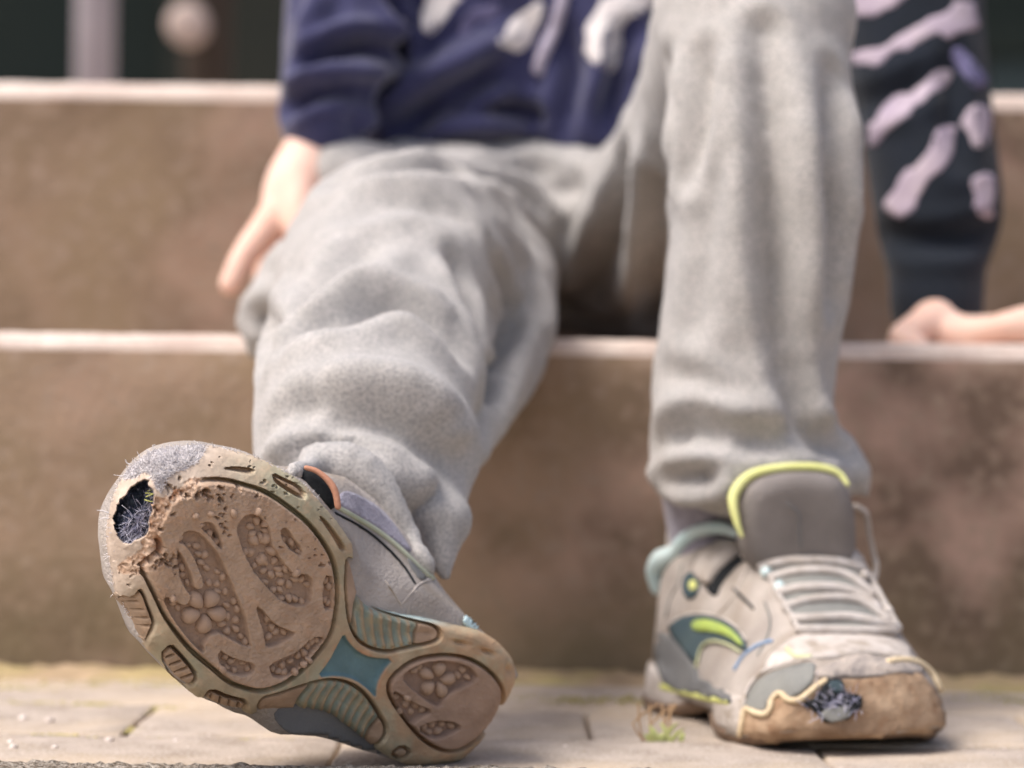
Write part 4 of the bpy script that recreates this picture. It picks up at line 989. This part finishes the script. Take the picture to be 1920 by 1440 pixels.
F = [ # traced creases: line, width (m), height (m)
 ([(640,340),(720,318),(800,312),(880,322),(950,350),(1010,385)], .008, -.0045),
 ([(680,400),(730,372),(780,378),(850,400)], .009, -.003),
 ([(555,600),(600,540),(650,490),(700,455)], .009, -.0035),
 ([(620,610),(670,575),(730,565),(790,590),(840,640)], .010, -.0075),
 ([(540,650),(600,600),(640,585)], .006, -.003), ([(540,700),(590,650),(640,630)], .010, .004),
 ([(855,500),(872,570),(885,650),(892,740)], .008, -.006), ([(930,400),(985,490),(1010,590)], .012, .004),
 ([(920,480),(955,560),(930,660),(900,740)], .007, -.004), ([(900,690),(940,630),(1000,570)], .006, -.003),
 ([(590,790),(660,772),(750,785),(830,840),(870,880)], .011, -.008), ([(500,820),(540,770),(600,745)], .007, -.003),
 ([(530,880),(590,840),(670,845),(740,885),(775,925)], .005, -.0042),
 ([(790,900),(830,860),(870,810)], .005, .004),
 ([(480,590),(520,620),(505,680)], .006, -.004), ([(470,560),(520,540),(560,580)], .006, .003),
 # right leg: long vertical folds
 ([(1430,60),(1436,200),(1445,330),(1450,430),(1460,560),(1475,680),(1490,780)], .007, -.006),
 ([(1390,80),(1390,250),(1385,420),(1380,600)], .010, .003), ([(1490,120),(1510,300),(1525,480),(1520,640)], .010, .003),
 ([(1320,110),(1310,230),(1290,330)], .007, -.004), ([(1560,140),(1560,300),(1570,420),(1550,560)], .007, -.004), ([(1590,200),(1610,300),(1590,420)], .007, .003),
 ([(1255,120),(1270,220),(1258,330)], .007, -.004), ([(1330,330),(1325,480),(1310,600)], .007, -.0015),
 ([(1270,800),(1300,780),(1330,800)], .006, -.004), ([(1230,840),(1320,815),(1420,830),(1520,830),(1590,850)], .007, -.004),
 ([(1230,880),(1300,855),(1400,850),(1500,850),(1600,880)], .006, .004), ([(1240,890),(1290,885),(1330,890)], .005, -.004),
 ([(1225,940),(1280,935),(1340,920),(1380,905)], .006, .005), ([(1480,700),(1500,780),(1540,830)], .006, -.004), ([(1240,700),(1300,720),(1350,760)], .007, -.002),
 # shadowy folds of the far thigh
 ([(1180,300),(1160,420),(1110,560)], .010, -.006), ([(1215,250),(1200,400),(1190,560)], .009, .005), ([(1150,330),(1100,440),(1070,540)], .009, .004), ([(1230,330),(1225,480),(1215,600)], .007, -.005),
 ([(1000,330),(1040,350),(1090,350)], .008, -.005), ([(880,300),(960,320),(1060,310)], .006, -.003)]
jv = folds(jv, jn, jb, F)
for k, p in enumerate(jv):           # slack between the creases
    q = Vector(p); r_ = 1-2*abs(mnoise.noise(Vector((p[0]*46+p[2]*14, p[1]*30, p[2]*24-p[0]*10))))
    jv[k] += jn[k]*(mnoise.noise(q*34)*.0014+mnoise.noise(q*90+Vector((3, 1, 2)))*.0006+r_*.0011)
jog = part('joggers', mesh_of('joggers', jv, jf), M['jersey'], person)
# socks
patch('sock', R5([(320,260),(440,280),(590,370),(720,490),(830,650),(900,770),(760,668),(600,545),(430,445),(300,380)]), ub, .0012, M['sock'], person, 6)
part('sock', mesh_of('sock', *chain([(660, 890, 1.0, .026), (655, 960, .978, .0235), (665, 1040, .965, .022), (690, 1100, .957, .020)], 20)), M['sock'], person)
part('sock', mesh_of('sock', *chain([(1345, 880, 1.15, .030), (1338, 960, 1.158, .0235), (1345, 1060, 1.16, .021)], 20)), M['sock'], person)

# navy hoodie
tor = [chain([(975, 330, 1.55, .070), (970, 240, 1.55, .078), (975, 60, 1.545, .086), (980, -200, 1.54, .090), (980, -400, 1.54, .070)], 30),
       chain([(790, 320, 1.50, .040), (780, 240, 1.505, .044), (790, 120, 1.51, .045)], 20), chain([(860, 300, 1.52, .045), (860, 200, 1.51, .055), (870, 0, 1.52, .06), (880, -250, 1.52, .06)], 24), chain([(1100, 300, 1.52, .045), (1110, 200, 1.51, .055), (1110, 0, 1.52, .06), (1090, -250, 1.52, .06)], 24),
       chain([(780, -400, 1.54, .056), (690, -220, 1.49, .050), (655, -40, 1.465, .037), (632, 90, 1.445, .0335), (618, 170, 1.435, .0300), (606, 235, 1.428, .0262)], 22)]
hv, hf_, hn = union(*merge(*tor), .0036, 5); hb = bvh_of(hv, hf_)
hv = folds(hv, hn, hb, [(q_, w_*.9, a_*1.7) for q_, w_, a_ in [([(690,230),(760,180),(840,120),(950,70)], .009, .009), ([(760,235),(840,180),(920,140)], .008, -.006), ([(570,120),(620,95),(690,85),(740,100)], .007, -.006), ([(550,150),(620,125),(700,130)], .008, .005), ([(540,200),(600,165),(690,170)], .006, -.004), ([(560,60),(590,20),(600,-20)], .008, .004), ([(735,0),(745,80),(730,160)], .008, -.008),
    ([(820,245),(900,225),(980,235)], .007, .004), ([(850,215),(930,205),(1010,215)], .006, -.004), ([(935,130),(930,190)], .007, .002), ([(1060,60),(1080,150),(1060,230)], .008, -.003), ([(1180,60),(1160,150),(1130,220)], .008, -.004), ([(1150,130),(1190,110),(1220,90)], .008, .004)]])
for k, p in enumerate(hv):
    q = Vector(p); hv[k] += hn[k]*(mnoise.noise(q*30)*.0022)
hood = part('hoodie', mesh_of('hoodie', hv, hf_), M['navy'], person)
hb = bvh_of(hv, hf_)
T6 = Z(700, 0, 3.2)
patch('leaf_print', T6([(300,-40),(330,10),(290,110),(300,190),(350,205),(400,180),(440,110),(500,40),(540,-10),(480,-60)]), hb, .0003, M['print'], hood, 9, edge=.0005, wob=7)
patch('leaf_print', T6([(1010,0),(900,50),(800,160),(750,250),(770,305),(830,320),(910,290),(970,210),(1010,110),(1040,40)]), hb, .0003, M['print'], hood, 9, edge=.0005, wob=7)
patch('leaf_print', T6([(1330,60),(1290,170),(1255,290),(1300,370),(1390,415),(1450,400),(1495,290),(1480,190),(1560,110),(1680,30),(1720,-30),(1400,-40)]), hb, .0003, M['print'], hood, 9, edge=.0005, wob=7)
for cx_, cy_, th_ in ((790, -130, .5), (880, -210, .2), (1010, -140, .6), (1110, -220, .9), (930, -90, 1.1), (1060, -60, .3), (840, -300, .8), (1020, -300, .4)):
    patch('leaf_print', [(cx_+math.cos(t_)*22*math.cos(th_)-math.sin(t_)*48*math.sin(th_), cy_+math.cos(t_)*22*math.sin(th_)+math.sin(t_)*48*math.cos(th_)) for t_ in np.linspace(0, 2*math.pi, 9)[:-1]], hb, .0003, M['print'], hood, 9, edge=.0005, wob=7)
patch('faded_print', T6([(560,80),(680,20),(760,40),(720,110),(620,170),(540,210),(500,220),(520,140)]), hb, .0003, M['printfaded'], hood, 9, edge=.0005, wob=7)
strand('zip', T6([(1150,-60),(1120,60),(1070,200),(1030,320),(1000,420)]), hb, .0040, M['zip'], hood, .0015)
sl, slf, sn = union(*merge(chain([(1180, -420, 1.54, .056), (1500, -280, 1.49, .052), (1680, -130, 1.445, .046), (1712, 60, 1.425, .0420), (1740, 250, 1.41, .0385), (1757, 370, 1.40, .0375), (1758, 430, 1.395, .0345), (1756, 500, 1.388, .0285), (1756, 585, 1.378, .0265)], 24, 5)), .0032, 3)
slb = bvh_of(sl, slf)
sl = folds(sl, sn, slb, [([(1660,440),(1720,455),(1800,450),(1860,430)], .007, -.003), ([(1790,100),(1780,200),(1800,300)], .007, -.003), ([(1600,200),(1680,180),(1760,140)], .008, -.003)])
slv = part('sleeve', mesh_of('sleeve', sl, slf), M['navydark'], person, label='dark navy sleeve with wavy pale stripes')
slb = bvh_of(sl, slf)
T7 = Z(1200, 0, 2.118)
for L, m in (([(820,-60),(1100,-60),(1020,20),(900,70),(840,75),(810,30)], 'bandprint'), ([(815,220),(930,190),(1060,120),(1180,70),(1290,-20),(1345,20),(1335,105),(1250,140),(1120,165),(1000,235),(890,275),(830,265)], 'bandprint'),
             ([(890,490),(960,425),(1080,360),(1150,280),(1220,255),(1240,310),(1170,375),(1080,430),(1000,500),(950,570),(905,590)], 'bandprint'),
             ([(985,860),(975,800),(1030,700),(1130,620),(1180,510),(1235,490),(1265,560),(1220,660),(1120,735),(1080,830),(1040,875)], 'bandprint'),
             ([(1280,440),(1310,390),(1370,420),(1380,540),(1345,600),(1300,550)], 'bandprint'), ([(1310,700),(1350,660),(1400,690),(1415,840),(1380,885),(1335,850)], 'bandprint'),
             ([(1230,190),(1270,180),(1360,280),(1375,350),(1320,350),(1260,270)], 'printfaded')):
    patch('stripe_print', T7(L), slb, .0003, M[m], slv, 10, edge=.0005, wob=8)
print('faces', sum(len(o.data.polygons) for o in SC.objects if o.type == 'MESH'))
